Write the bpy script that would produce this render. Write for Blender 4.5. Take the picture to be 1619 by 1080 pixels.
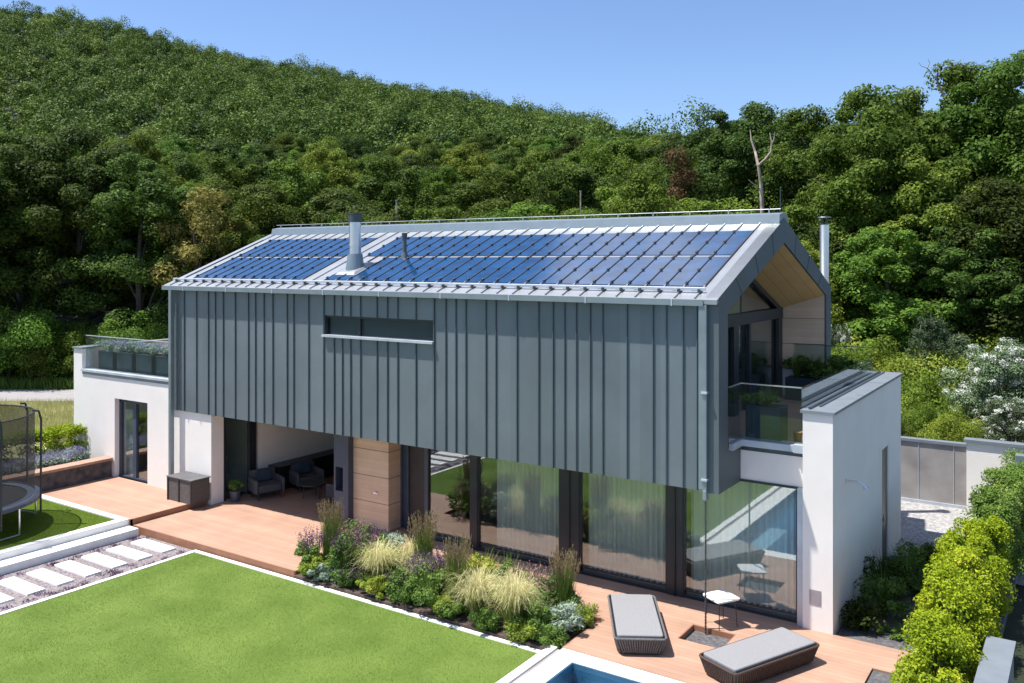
import bpy, bmesh, math, random
import numpy as np
from mathutils import Vector, Matrix
R = math.radians
for o in list(bpy.data.objects): bpy.data.objects.remove(o)
sc = bpy.context.scene
COL = sc.collection
# ---------------------------------------------------------------- camera
cam = bpy.data.cameras.new('camera'); camo = bpy.data.objects.new('camera', cam); COL.objects.link(camo)
camo.location = (0, 0, 7.2); camo.rotation_euler = (R(90), 0, R(33.69))
cam.sensor_width = 36; cam.lens = 30.66; cam.shift_y = -0.0791; cam.clip_end = 3000; cam.clip_start = .1
sc.camera = camo
# ---------------------------------------------------------------- world, sun, exposure
EL, ROT = 67.6, 234.0
world = bpy.data.worlds.new('World'); sc.world = world; world.use_nodes = True
nt = world.node_tree; nt.nodes.clear()
wo = nt.nodes.new('ShaderNodeOutputWorld'); bg = nt.nodes.new('ShaderNodeBackground')
sky = nt.nodes.new('ShaderNodeTexSky'); sky.sky_type = 'NISHITA'; sky.sun_disc = False
sky.sun_elevation = R(EL); sky.sun_rotation = R(ROT); sky.altitude = 300; sky.air_density = 1.0; sky.dust_density = 0.6; sky.ozone_density = 2.2
bg.inputs['Strength'].default_value = 0.085
# thin clouds high in the sky
tc = nt.nodes.new('ShaderNodeTexCoord'); no = nt.nodes.new('ShaderNodeTexNoise'); no.inputs['Scale'].default_value = 3.2; no.inputs['Detail'].default_value = 5
cr = nt.nodes.new('ShaderNodeValToRGB'); cr.color_ramp.elements[0].position = .52; cr.color_ramp.elements[1].position = .66
sep = nt.nodes.new('ShaderNodeSeparateXYZ'); mr = nt.nodes.new('ShaderNodeMapRange')
mr.inputs['From Min'].default_value = .38; mr.inputs['From Max'].default_value = .52
mul = nt.nodes.new('ShaderNodeMath'); mul.operation = 'MULTIPLY'; mul2 = nt.nodes.new('ShaderNodeMath'); mul2.operation = 'MULTIPLY'; mul2.inputs[1].default_value = .6
mix = nt.nodes.new('ShaderNodeMix'); mix.data_type = 'RGBA'; mix.inputs['B'].default_value = (14, 14.2, 15.0, 1)
tint = nt.nodes.new('ShaderNodeMix'); tint.data_type = 'RGBA'; tint.blend_type = 'MULTIPLY'; tint.inputs['Factor'].default_value = 1; tint.inputs['B'].default_value = (.94, 1.03, 1.20, 1)
L = nt.links.new
L(tc.outputs['Generated'], no.inputs['Vector']); L(no.outputs['Fac'], cr.inputs['Fac']); L(tc.outputs['Generated'], sep.inputs[0]); L(sep.outputs['Z'], mr.inputs['Value'])
L(cr.outputs['Color'], mul.inputs[0]); L(mr.outputs['Result'], mul.inputs[1]); L(mul.outputs[0], mul2.inputs[0]); L(mul2.outputs[0], mix.inputs['Factor'])
L(sky.outputs['Color'], tint.inputs['A']); L(tint.outputs['Result'], mix.inputs['A']); L(mix.outputs['Result'], bg.inputs['Color']); L(bg.outputs['Background'], wo.inputs['Surface'])
sun = bpy.data.lights.new('sun', 'SUN'); sun.energy = 5.0; sun.angle = R(.53); sun.color = (1, .955, .89)
suno = bpy.data.objects.new('sun', sun); COL.objects.link(suno)
suno.rotation_euler = Vector((-1.47, -1.07, 4.42)).to_track_quat('Z', 'Y').to_euler(); suno.location = (-20, -10, 60)
sc.view_settings.view_transform = 'Standard'; sc.view_settings.look = 'None'; sc.view_settings.gamma = 1; sc.view_settings.exposure = 0.84
sc.render.engine = 'CYCLES'
sc.cycles.max_bounces = 8; sc.cycles.transparent_max_bounces = 12; sc.cycles.diffuse_bounces = 3
# ---------------------------------------------------------------- helpers
CA, SA = math.cos(R(33.69)), math.sin(R(33.69))
def ku(k, u):                       # ground point at depth k and bearing u
    r = (u - 809.5) / 1379
    return (k * (CA * r - SA), k * (SA * r + CA))
def Xat(u, Y):
    r = (u - 809.5) / 1379
    return Y * (CA * r - SA) / (SA * r + CA)
def tag(o, label=None, cat=None, group=None, kind=None):
    if label: o['label'] = label
    if cat: o['category'] = cat
    if group: o['group'] = group
    if kind: o['kind'] = kind
    return o
def empty(name, loc, label, cat, group=None, rz=0):
    o = bpy.data.objects.new(name, None); COL.objects.link(o); o.location = loc; o.rotation_euler = (0, 0, rz)
    o.empty_display_size = .2
    return tag(o, label, cat, group)
def origin(o):
    v = Vector((0, 0, 0))
    while o: v += o.location; o = o.parent
    return v
class MB:
    def __init__(s): s.v = []; s.f = []; s.m = []; s.cm = 0
    def mat(s, i): s.cm = i; return s
    def add(s, vs, fs):
        n = len(s.v); s.v += [tuple(p) for p in vs]; s.f += [tuple(i + n for i in f) for f in fs]; s.m += [s.cm] * len(fs); return s
    def box(s, x0, x1, y0, y1, z0, z1):
        if x0 > x1: x0, x1 = x1, x0
        if y0 > y1: y0, y1 = y1, y0
        if z0 > z1: z0, z1 = z1, z0
        return s.add([(x0,y0,z0),(x1,y0,z0),(x1,y1,z0),(x0,y1,z0),(x0,y0,z1),(x1,y0,z1),(x1,y1,z1),(x0,y1,z1)],
                     [(0,3,2,1),(4,5,6,7),(0,1,5,4),(1,2,6,5),(2,3,7,6),(3,0,4,7)])
    def hexa(s, p):
        return s.add(p, [(0,3,2,1),(4,5,6,7),(0,1,5,4),(1,2,6,5),(2,3,7,6),(3,0,4,7)])
    def prism(s, pts, a, b, axis='z'):   # pts 2-D ccw
        n = len(pts)
        def P(p, t): return {'z': (p[0], p[1], t), 'x': (t, p[0], p[1]), 'y': (p[0], t, p[1])}[axis]
        return s.add([P(p, a) for p in pts] + [P(p, b) for p in pts],
              [tuple(range(n))[::-1], tuple(range(n, 2*n))] + [(i, (i+1) % n, n+(i+1) % n, n+i) for i in range(n)])
    def tube(s, p0, p1, r0, r1=None, n=12, cap=True):
        r1 = r0 if r1 is None else r1
        p0, p1 = Vector(p0), Vector(p1); d = (p1-p0).normalized()
        a = d.cross(Vector((0,0,1)) if abs(d.z) < .9 else Vector((1,0,0))).normalized(); b = d.cross(a)
        vs = [p0 + (a*math.cos(t)+b*math.sin(t))*r0 for t in [2*math.pi*i/n for i in range(n)]] + [p1 + (a*math.cos(t)+b*math.sin(t))*r1 for t in [2*math.pi*i/n for i in range(n)]]
        fs = [(i, (i+1) % n, n+(i+1) % n, n+i) for i in range(n)]
        if cap: fs += [tuple(range(n))[::-1], tuple(range(n, 2*n))]
        return s.add(vs, fs)
    def path(s, pts, r, n=8):
        rs = r if isinstance(r, (list, tuple)) else [r]*len(pts)
        for i in range(len(pts)-1): s.tube(pts[i], pts[i+1], rs[i], rs[i+1], n)
        return s
    def build(s, name, mats, parent=None, org=None, bevel=0, smooth=False):
        me = bpy.data.meshes.new(name)
        o0 = origin(parent) if parent else Vector(org or (0,0,0))
        me.from_pydata([tuple(Vector(p)-o0) for p in s.v], [], s.f)
        mats = mats if isinstance(mats, (list, tuple)) else [mats]
        for m in mats: me.materials.append(m)
        me.polygons.foreach_set('material_index', s.m); me.update()
        bm = bmesh.new(); bm.from_mesh(me); bmesh.ops.recalc_face_normals(bm, faces=bm.faces); bm.to_mesh(me); bm.free()
        o = bpy.data.objects.new(name, me); COL.objects.link(o)
        if parent: o.parent = parent
        else: o.location = o0
        if bevel:
            b = o.modifiers.new('bevel', 'BEVEL'); b.width = bevel; b.segments = 2; b.limit_method = 'ANGLE'
        if smooth:
            me.polygons.foreach_set('use_smooth', [True]*len(me.polygons))
            try: me.set_sharp_from_angle(angle=R(40))
            except Exception: pass
        return o
def npmesh(name, V, F, mats, parent=None, org=(0,0,0), mi=None):
    me = bpy.data.meshes.new(name); V = np.asarray(V, np.float32); F = np.asarray(F, np.int32); k = F.shape[1]
    me.vertices.add(len(V)); me.vertices.foreach_set('co', V.ravel())
    me.loops.add(F.size); me.loops.foreach_set('vertex_index', F.ravel())
    me.polygons.add(len(F)); me.polygons.foreach_set('loop_start', np.arange(0, F.size, k, dtype=np.int32))
    for m in (mats if isinstance(mats, (list, tuple)) else [mats]): me.materials.append(m)
    if mi is not None: me.polygons.foreach_set('material_index', np.asarray(mi, np.int32))
    me.update(calc_edges=True)
    o = bpy.data.objects.new(name, me); COL.objects.link(o)
    if parent: o.parent = parent
    else: o.location = org
    return o
def copy_tree(o, parent=None):
    c = o.copy(); COL.objects.link(c); c.parent = parent
    for ch in list(o.children): copy_tree(ch, c)
    return c
# ---------------------------------------------------------------- materials
def mat(name, col, rough=.6, metal=0, var=.12, vscale=3, bump=0, bscale=40, spec=.5, col2=None, detail=6, coords='pos', coat=0):
    m = bpy.data.materials.new(name); m.use_nodes = True; t = m.node_tree; b = t.nodes['Principled BSDF']
    b.inputs['Roughness'].default_value = rough; b.inputs['Metallic'].default_value = metal; b.inputs['Specular IOR Level'].default_value = spec
    if coat: b.inputs['Coat Weight'].default_value = coat; b.inputs['Coat Roughness'].default_value = .05
    g = t.nodes.new('ShaderNodeNewGeometry'); v = g.outputs['Position']
    if coords == 'obj': v = t.nodes.new('ShaderNodeTexCoord').outputs['Object']
    n = t.nodes.new('ShaderNodeTexNoise'); n.inputs['Scale'].default_value = vscale; n.inputs['Detail'].default_value = detail; t.links.new(v, n.inputs['Vector'])
    mx = t.nodes.new('ShaderNodeMix'); mx.data_type = 'RGBA'
    c = Vector(col); c2 = Vector(col2) if col2 else c*(1-2*var)
    mx.inputs['A'].default_value = (*(c*(1+var) if not col2 else c), 1); mx.inputs['B'].default_value = (*c2, 1)
    rp = t.nodes.new('ShaderNodeMapRange'); rp.inputs['From Min'].default_value = .3; rp.inputs['From Max'].default_value = .7
    t.links.new(n.outputs['Fac'], rp.inputs['Value']); t.links.new(rp.outputs['Result'], mx.inputs['Factor']); t.links.new(mx.outputs['Result'], b.inputs['Base Color'])
    if bump:
        n2 = t.nodes.new('ShaderNodeTexNoise'); n2.inputs['Scale'].default_value = bscale; n2.inputs['Detail'].default_value = 5; t.links.new(v, n2.inputs['Vector'])
        bp = t.nodes.new('ShaderNodeBump'); bp.inputs['Strength'].default_value = min(bump, 1); bp.inputs['Distance'].default_value = .01*max(1, bump)
        t.links.new(n2.outputs['Fac'], bp.inputs['Height']); t.links.new(bp.outputs['Normal'], b.inputs['Normal'])
    m['mx'] = mx.name
    return m
def boards(m, axis, period, gap, tone=.12, dark=.35):
    """board joints and a slightly different tone per board, along world axis 'XYZ'"""
    t = m.node_tree; b = t.nodes['Principled BSDF']; g = t.nodes.new('ShaderNodeNewGeometry'); s = t.nodes.new('ShaderNodeSeparateXYZ')
    t.links.new(g.outputs['Position'], s.inputs[0])
    def M(op, a, bb=None):
        n = t.nodes.new('ShaderNodeMath'); n.operation = op
        for i, q in enumerate((a, bb)):
            if q is None: continue
            if isinstance(q, (int, float)): n.inputs[i].default_value = q
            else: t.links.new(q, n.inputs[i])
        return n.outputs[0]
    q = M('DIVIDE', s.outputs[axis], period); fr = M('FRACT', q); fl = M('FLOOR', q)
    w = t.nodes.new('ShaderNodeTexWhiteNoise'); w.noise_dimensions = '1D'; t.links.new(fl, w.inputs['W'])
    k = M('ADD', M('MULTIPLY', w.outputs['Value'], tone*2), 1-tone)
    line = M('GREATER_THAN', fr, gap/period)
    k = M('MULTIPLY', k, M('ADD', M('MULTIPLY', line, 1-dark), dark))
    mx = t.nodes.new('ShaderNodeVectorMath'); mx.operation = 'SCALE'
    src = b.inputs['Base Color'].links[0].from_socket
    t.links.new(src, mx.inputs[0]); t.links.new(k, mx.inputs['Scale']); t.links.new(mx.outputs[0], b.inputs['Base Color'])
    return m
def leafmat(name, c1, c2, c3=None, trans=.36, rough=.5, objvar=True, ns=.9, na=1.6):
    m = bpy.data.materials.new(name); m.use_nodes = True; t = m.node_tree; b = t.nodes['Principled BSDF']; out = t.nodes['Material Output']
    b.inputs['Roughness'].default_value = max(rough, .6); b.inputs['Specular IOR Level'].default_value = .12
    g = t.nodes.new('ShaderNodeNewGeometry'); r = t.nodes.new('ShaderNodeValToRGB')
    e = r.color_ramp.elements; e[0].color = (*c1, 1); e[1].color = (*c2, 1)
    if c3: x = e.new(.93); e[-1].position = 1; x.color = (*c2, 1); e[-1].color = (*c3, 1)
    n = t.nodes.new('ShaderNodeTexNoise'); n.inputs['Scale'].default_value = ns; n.inputs['Detail'].default_value = 3
    t.links.new(g.outputs['Position'], n.inputs['Vector'])
    a = t.nodes.new('ShaderNodeMath'); a.operation = 'MULTIPLY_ADD'; a.inputs[1].default_value = .7; t.links.new(g.outputs['Random Per Island'], a.inputs[0])
    a2 = t.nodes.new('ShaderNodeMath'); a2.operation = 'MULTIPLY_ADD'; a2.inputs[1].default_value = na; a2.inputs[2].default_value = .15-na/2
    t.links.new(n.outputs['Fac'], a2.inputs[0]); t.links.new(a2.outputs[0], a.inputs[2]); t.links.new(a.outputs[0], r.inputs['Fac'])
    src = r.outputs['Color']
    if objvar:
        oi = t.nodes.new('ShaderNodeObjectInfo'); hs = t.nodes.new('ShaderNodeHueSaturation')
        mr = t.nodes.new('ShaderNodeMapRange'); mr.inputs['To Min'].default_value = .65; mr.inputs['To Max'].default_value = 1.4; t.links.new(oi.outputs['Random'], mr.inputs['Value'])
        m2 = t.nodes.new('ShaderNodeMath'); m2.operation = 'MULTIPLY'; m2.inputs[1].default_value = 7.31; t.links.new(oi.outputs['Random'], m2.inputs[0])
        m3 = t.nodes.new('ShaderNodeMath'); m3.operation = 'FRACT'; t.links.new(m2.outputs[0], m3.inputs[0])
        mh = t.nodes.new('ShaderNodeMapRange'); mh.inputs['To Min'].default_value = .475; mh.inputs['To Max'].default_value = .52; t.links.new(m3.outputs[0], mh.inputs['Value'])
        t.links.new(mr.outputs['Result'], hs.inputs['Value']); t.links.new(mh.outputs['Result'], hs.inputs['Hue']); t.links.new(src, hs.inputs['Color']); src = hs.outputs['Color']
    t.links.new(src, b.inputs['Base Color'])
    tr = t.nodes.new('ShaderNodeBsdfTranslucent'); t.links.new(src, tr.inputs['Color'])
    mx = t.nodes.new('ShaderNodeMixShader'); mx.inputs[0].default_value = trans
    t.links.new(b.outputs[0], mx.inputs[1]); t.links.new(tr.outputs[0], mx.inputs[2]); t.links.new(mx.outputs[0], out.inputs['Surface'])
    return m
def schlick(t, f0):
    lw = t.nodes.new('ShaderNodeLayerWeight'); lw.inputs['Blend'].default_value = .5
    p = t.nodes.new('ShaderNodeMath'); p.operation = 'POWER'; p.inputs[1].default_value = 4.0; t.links.new(lw.outputs['Facing'], p.inputs[0])
    a = t.nodes.new('ShaderNodeMath'); a.operation = 'MULTIPLY_ADD'; a.inputs[1].default_value = 1-f0; a.inputs[2].default_value = f0; t.links.new(p.outputs[0], a.inputs[0])
    return a
def glassmat(name, tintc=(.8,.86,.84), ior=1.9, wav=0.0):
    m = bpy.data.materials.new(name); m.use_nodes = True; t = m.node_tree; t.nodes.remove(t.nodes['Principled BSDF']); out = t.nodes['Material Output']
    tr = t.nodes.new('ShaderNodeBsdfTransparent'); tr.inputs['Color'].default_value = (*tintc, 1)
    gl = t.nodes.new('ShaderNodeBsdfGlossy'); gl.inputs['Roughness'].default_value = .008; gl.inputs['Color'].default_value = (.95,.98,1,1)
    fr = schlick(t, ior)
    mx = t.nodes.new('ShaderNodeMixShader'); t.links.new(fr.outputs[0], mx.inputs[0]); t.links.new(tr.outputs[0], mx.inputs[1]); t.links.new(gl.outputs[0], mx.inputs[2]); t.links.new(mx.outputs[0], out.inputs['Surface'])
    if wav:
        g = t.nodes.new('ShaderNodeNewGeometry'); n = t.nodes.new('ShaderNodeTexNoise'); n.inputs['Scale'].default_value = .8
        bp = t.nodes.new('ShaderNodeBump'); bp.inputs['Strength'].default_value = wav; bp.inputs['Distance'].default_value = .05
        t.links.new(g.outputs['Position'], n.inputs['Vector']); t.links.new(n.outputs['Fac'], bp.inputs['Height']); t.links.new(bp.outputs[0], gl.inputs['Normal'])
    return m
M = {}
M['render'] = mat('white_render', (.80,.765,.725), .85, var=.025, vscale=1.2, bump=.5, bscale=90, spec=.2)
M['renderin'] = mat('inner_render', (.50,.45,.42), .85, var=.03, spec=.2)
M['clad'] = mat('zinc_cladding', (.155,.185,.205), .42, metal=.25, var=.08, vscale=.7, bump=.5, bscale=2.2)
boards(M['clad'], 'X', .457, 0.0, .07, 1)
M['seam'] = mat('zinc_seam', (.09,.115,.13), .45, metal=.25, var=.05)
M['frame_zinc'] = mat('zinc_frame', (.105,.128,.138), .5, metal=.2, var=.05, vscale=1)
M['roof'] = mat('zinc_roof', (.36,.38,.40), .38, metal=.55, var=.06, vscale=1.5)
M['trim'] = mat('grey_trim', (.26,.31,.33), .4, metal=.5, var=.05)
M['capstone'] = mat('parapet_cap', (.22,.25,.28), .45, metal=.3, var=.06)
M['flash'] = mat('pale_flashing', (.50,.54,.60), .4, metal=.3, var=.08)
M['anth'] = mat('anthracite_frame', (.022,.026,.032), .4, var=.1)
M['bluegrey'] = mat('blue_grey_panel', (.05,.065,.10), .5, var=.1)
M['dark'] = mat('dark_interior', (.03,.03,.033), .8, var=.1)
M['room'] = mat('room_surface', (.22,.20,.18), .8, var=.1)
M['wood'] = boards(mat('wood_lining', (.66,.47,.32), .55, var=.10, vscale=2.2, col2=(.58,.40,.27)), 'Z', .7, .018, .04, .3)
boards(M['wood'], 'Z', .116, .006, .05, .82)
M['woodceil'] = boards(mat('wood_ceiling', (.68,.43,.19), .55, var=.1, vscale=2.2, col2=(.60,.37,.16)), 'X', .3, .012, .05, .5)
M['deck'] = boards(mat('deck_boards', (.42,.255,.18), .6, vscale=1.3, col2=(.34,.205,.145), bump=.2, bscale=30), 'Y', .145, .006, .07, .45)
M['fascia'] = mat('deck_fascia', (.30,.14,.08), .6, var=.1)
M['kerb'] = mat('white_stone', (.76,.75,.73), .8, var=.05, bump=.3, bscale=60)
M['slab'] = mat('paving_slab', (.80,.79,.78), .85, var=.03, bump=.3)
M['concrete'] = mat('concrete', (.34,.32,.31), .85, col2=(.22,.205,.20), vscale=1.4, bump=.4)
M['gravel'] = mat('gravel', (.30,.26,.26), .95, col2=(.09,.075,.085), vscale=16, bump=2, bscale=22)
M['gravel_pale'] = mat('gravel_pale', (.40,.39,.385), .95, col2=(.17,.165,.16), vscale=13, bump=2, bscale=20)
M['slate'] = mat('slate_chips', (.13,.125,.13), .95, col2=(.05,.05,.055), vscale=14, bump=2, bscale=20)
M['soil'] = mat('soil', (.10,.07,.055), .95, col2=(.05,.035,.03), vscale=9, bump=2, bscale=18)
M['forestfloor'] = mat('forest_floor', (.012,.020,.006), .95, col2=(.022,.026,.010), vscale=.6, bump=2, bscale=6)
M['lawn'] = mat('lawn', (.145,.215,.042), .9, col2=(.095,.155,.024), vscale=.9, bump=2, bscale=90, spec=.2)
M['lawn2'] = mat('lawn_upper', (.085,.14,.012), .9, col2=(.06,.10,.01), vscale=2, bump=2, bscale=90, spec=.2)
M['blade'] = leafmat('grass_blade', (.105,.175,.028), (.205,.28,.062), (.30,.33,.12), .2, objvar=False, ns=.7, na=2.4)
M['meadow_soil'] = mat('meadow_soil', (.30,.31,.12), .95, col2=(.42,.38,.22), vscale=.9, bump=1, bscale=8)
M['road'] = mat('road', (.27,.26,.26), .9, var=.08)
M['stone'] = mat('dark_stone', (.13,.11,.105), .85, col2=(.035,.035,.045), vscale=5, bump=2, bscale=9)
M['steel'] = mat('steel', (.72,.73,.76), .28, metal=.9, var=.03)
M['steeldark'] = mat('steel_dark', (.08,.10,.11), .4, metal=.5, var=.08)
M['black'] = mat('black', (.012,.012,.014), .5, var=.1)
M['mattress'] = mat('mattress_fabric', (.225,.225,.235), .9, var=.05, vscale=30, bump=.3, bscale=200, coords='obj')
M['rope'] = mat('rope', (.13,.12,.12), .8, var=.2, vscale=30, coords='obj')
M['rattan'] = mat('rattan', (.14,.125,.12), .8, col2=(.05,.045,.045), vscale=30, bump=1.5, bscale=40)
M['ropeb'] = mat('rope_brown', (.07,.045,.035), .8, var=.2, vscale=30)
M['white'] = mat('white_paint', (.75,.75,.74), .4, var=.02)
M['curtain'] = leafmat('curtain', (.84,.82,.79), (.86,.84,.81), None, .2, .9, objvar=False)
M['bark'] = mat('bark', (.10,.08,.065), .9, col2=(.05,.042,.035), vscale=5, bump=2, bscale=9, coords='obj')
M['palebark'] = mat('pale_bark', (.46,.38,.33), .9, col2=(.22,.17,.14), vscale=3, bump=1, bscale=9, coords='obj')
M['planter'] = mat('planter', (.018,.038,.052), .5, var=.1)
M['pot'] = mat('glazed_pot', (.06,.07,.10), .3, var=.1)
M['cushion'] = mat('grey_cushion', (.075,.072,.078), .9, var=.1, vscale=8)
M['bluecush'] = mat('blue_cushion', (.03,.05,.07), .9, var=.1, vscale=8)
M['pv'] = mat('solar_cell', (.004,.042,.12), .09, var=.25, vscale=3, spec=.6, coat=.6)
M['pvclamp'] = mat('clamp', (.03,.03,.035), .5)
M['tile'] = mat('pool_tile', (.10,.42,.60), .4, var=.08, vscale=6)
M['tile_pale'] = mat('pool_ledge', (.36,.46,.52), .5, var=.08, vscale=5)
M['tile_dark'] = mat('pool_band', (.03,.10,.17), .4, var=.1)
M['lid'] = mat('chest_lid', (.10,.10,.105), .5)
M['door_brown'] = mat('door_brown', (.035,.026,.026), .5)
M['blind'] = mat('blind', (.42,.42,.46), .9)
M['glass'] = glassmat('window_glass', (.86,.92,.90), .14, .02)
M['rail_glass'] = glassmat('rail_glass', (.86,.92,.92), .035)
m = bpy.data.materials.new('water'); m.use_nodes = True; t = m.node_tree; t.nodes.remove(t.nodes['Principled BSDF'])
tr = t.nodes.new('ShaderNodeBsdfTransparent'); tr.inputs['Color'].default_value = (.72,.90,.97,1); gl = t.nodes.new('ShaderNodeBsdfGlossy'); gl.inputs['Roughness'].default_value = .02
fr = schlick(t, .03); mx = t.nodes.new('ShaderNodeMixShader'); nn = t.nodes.new('ShaderNodeTexNoise'); nn.inputs['Scale'].default_value = 5
g = t.nodes.new('ShaderNodeNewGeometry'); bp = t.nodes.new('ShaderNodeBump'); bp.inputs['Strength'].default_value = .15; bp.inputs['Distance'].default_value = .05
t.links.new(g.outputs['Position'], nn.inputs['Vector']); t.links.new(nn.outputs['Fac'], bp.inputs['Height']); t.links.new(bp.outputs[0], gl.inputs['Normal']);
t.links.new(fr.outputs[0], mx.inputs[0]); t.links.new(tr.outputs[0], mx.inputs[1]); t.links.new(gl.outputs[0], mx.inputs[2]); t.links.new(mx.outputs[0], t.nodes['Material Output'].inputs['Surface'])
M['water'] = m
m = bpy.data.materials.new('safety_net'); m.use_nodes = True; t = m.node_tree; b = t.nodes['Principled BSDF']; b.inputs['Base Color'].default_value = (.02,.02,.025,1); b.inputs['Roughness'].default_value = .8
tr = t.nodes.new('ShaderNodeBsdfTransparent'); mx = t.nodes.new('ShaderNodeMixShader'); mx.inputs[0].default_value = .58
t.links.new(tr.outputs[0], mx.inputs[1]); t.links.new(b.outputs[0], mx.inputs[2]); t.links.new(mx.outputs[0], t.nodes['Material Output'].inputs['Surface'])
M['net'] = m
# foliage
M['leaf_dark'] = leafmat('leaf_dark', (.030,.056,.012), (.090,.138,.024), (.13,.18,.035))
M['leaf_mid'] = leafmat('leaf_mid', (.046,.092,.012), (.140,.220,.032), (.19,.26,.045))
M['leaf_light'] = leafmat('leaf_light', (.065,.115,.012), (.165,.235,.032), (.22,.28,.045))
M['leaf_yellow'] = leafmat('leaf_yellow', (.22,.19,.05), (.36,.30,.09), (.42,.36,.14))
M['leaf_rust'] = leafmat('leaf_rust', (.05,.035,.015), (.14,.075,.035), (.10,.11,.03))
M['leaf_far'] = leafmat('leaf_far', (.034,.070,.012), (.115,.178,.030), (.16,.21,.045), .2, objvar=False, ns=.13, na=3.0)
M['leaf_pine'] = leafmat('leaf_pine', (.05,.085,.035), (.14,.19,.10), None, .1)
M['leaf_hedge'] = leafmat('leaf_hedge', (.14,.22,.010), (.38,.45,.022), (.50,.51,.05), .35, objvar=False)
M['leaf_hedge2'] = leafmat('leaf_hedge_green', (.09,.17,.025), (.20,.30,.06), (.33,.38,.10), .3, objvar=False)
M['leaf_box'] = leafmat('leaf_box', (.14,.22,.01), (.32,.40,.02), None, .3, objvar=False)
M['leaf_silver'] = leafmat('leaf_silver', (.20,.27,.20), (.38,.45,.36), None, .2, objvar=False)
M['leaf_lime'] = leafmat('leaf_lime', (.15,.22,.03), (.30,.36,.05), (.45,.38,.06), .3, objvar=False)
M['leaf_green'] = leafmat('leaf_green', (0.065,0.130,0.026), (0.169,0.260,0.052), (0.260,0.338,0.104), .3, objvar=False)
M['flower_white'] = leafmat('flower_white', (.55,.58,.50), (.75,.76,.70), None, .2, objvar=False)
M['flower_purple'] = leafmat('flower_purple', (.07,.035,.09), (.20,.11,.23), None, .2, objvar=False)
M['flower_dark'] = leafmat('flower_dark', (.06,.03,.07), (.15,.08,.15), None, .2, objvar=False)
M['flower_pink'] = leafmat('flower_pink', (.22,.13,.13), (.38,.25,.24), None, .2, objvar=False)
M['flower_lav'] = leafmat('flower_lavender', (.22,.19,.40), (.36,.32,.55), None, .2, objvar=False)
M['straw'] = leafmat('straw', (.50,.46,.20), (.72,.66,.38), (.40,.46,.12), .3, objvar=False)
M['reed'] = leafmat('reed', (.12,.19,.035), (.24,.30,.07), None, .3, objvar=False)
M['plume'] = leafmat('plume', (.30,.20,.12), (.46,.34,.22), None, .3, objvar=False)
M['meadow'] = leafmat('meadow_grass', (.30,.31,.11), (.52,.50,.24), (.66,.60,.38), .2, objvar=False)
# ---------------------------------------------------------------- ground
def sst(a, b, x):
    t = np.clip((x-a)/(b-a), 0, 1); return t*t*(3-2*t)
SKYU = [-900, -300, 0, 100, 200, 300, 400, 500, 600, 700, 800, 900, 950, 1000, 1100, 1200, 1400, 1700, 2500]
SKYV = [-60, -20, 12, 22, 45, 75, 95, 112, 135, 150, 168, 190, 200, 235, 260, 270, 280, 290, 320]
def hgt(x, y):
    x = np.asarray(x, float); y = np.asarray(y, float)
    k = -SA*x + CA*y; r = CA*x + SA*y; u = 809.5 + 1379*r/np.maximum(k, 20)
    u = np.clip(u, -900, 2500); sk = np.interp(u, SKYU, SKYV)
    base = -.30 + .9*sst(-26.75, -27.6, x)*np.where(y < 120, 1, 1) + .3*sst(28.8, 31, y)*sst(-28, -24, x)
    rise = .19*np.clip(k-48, 0, 92)*sst(46, 60, k)
    top = 7.2 + (412-sk)/1379*340 - 9
    h340 = np.maximum(top, 17.5)
    far = np.where(k > 140, (h340-17.48)*np.clip((k-140)/200, 0, 1), 0)
    fall = np.where(k > 340, -(k-340)*.18, 0)
    back = np.where(k < 0, 0, 1)
    pool = -2.2*((x > -10.4) & (x < -3.4) & (y < 15.2))
    return base + (rise + far + fall)*back + pool
def axis_pts(lo, hi, c, n):
    t = np.linspace(-1, 1, n); s = np.sinh(t*3.2)/math.sinh(3.2)
    return np.where(s < 0, c + s*(c-lo), c + s*(hi-c))
gx = axis_pts(-620, 420, -14, 210); gy = axis_pts(-200, 620, 22, 210)
GX, GY = np.meshgrid(gx, gy); GZ = hgt(GX, GY)
V = np.stack([GX.ravel(), GY.ravel(), GZ.ravel()], 1); n = 210
I = (np.arange(n-1)[:, None]*n + np.arange(n-1)[None]).ravel(); F = np.stack([I, I+1, I+n+1, I+n], 1)
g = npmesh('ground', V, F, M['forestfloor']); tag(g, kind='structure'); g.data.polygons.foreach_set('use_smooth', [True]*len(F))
def struct(name, mb, m, **k):
    o = mb.build(name, m, **k); o['kind'] = 'structure'; return o
# lawns, decks, paths
struct('lawn', MB().box(-18.86, -8.62, -6, 13.86, -.29, -.16), M['lawn'])
b = MB().box(-18.98, -18.86, -6, 13.98, -.29, -.145).box(-18.86, -8.62, 13.86, 13.98, -.29, -.145).box(-8.62, -8.50, -6, 13.98, -.29, -.12)
struct('lawn_edging', b, M['kerb'])
b = MB()   # main deck, with the gravel pit left open
zt = 0
for a in ((-21.8, -15.42, 14.05, 24.5), (-15.42, -8.22, 15.62, 17.9), (-8.22, -6.6, 14.03, 17.9), (-6.6, -5.72, 14.03, 15.58), (-6.6, -5.72, 16.36, 17.9), (-5.72, -3.25, 14.03, 17.4), (-5.72, -4.75, 17.4, 17.9), (-4.25, -3.25, 8, 14.03), (-3.25, -2.2, 16.35, 17.4)):
    b.box(*a, -.14, 0)
struct('deck', b, M['deck'])
b = MB().box(-21.8, -15.42, 14.03, 14.05, -.28, -.004).box(-21.83, -21.8, 13.95, 14.05, -.28, .15)
b.box(-8.24, -8.22, 14.03, 15.6, -.28, -.004).box(-15.42, -8.22, 15.60, 15.62, -.28, -.004).box(-15.42, -15.4, 14.05, 15.6, -.28, -.004)
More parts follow.
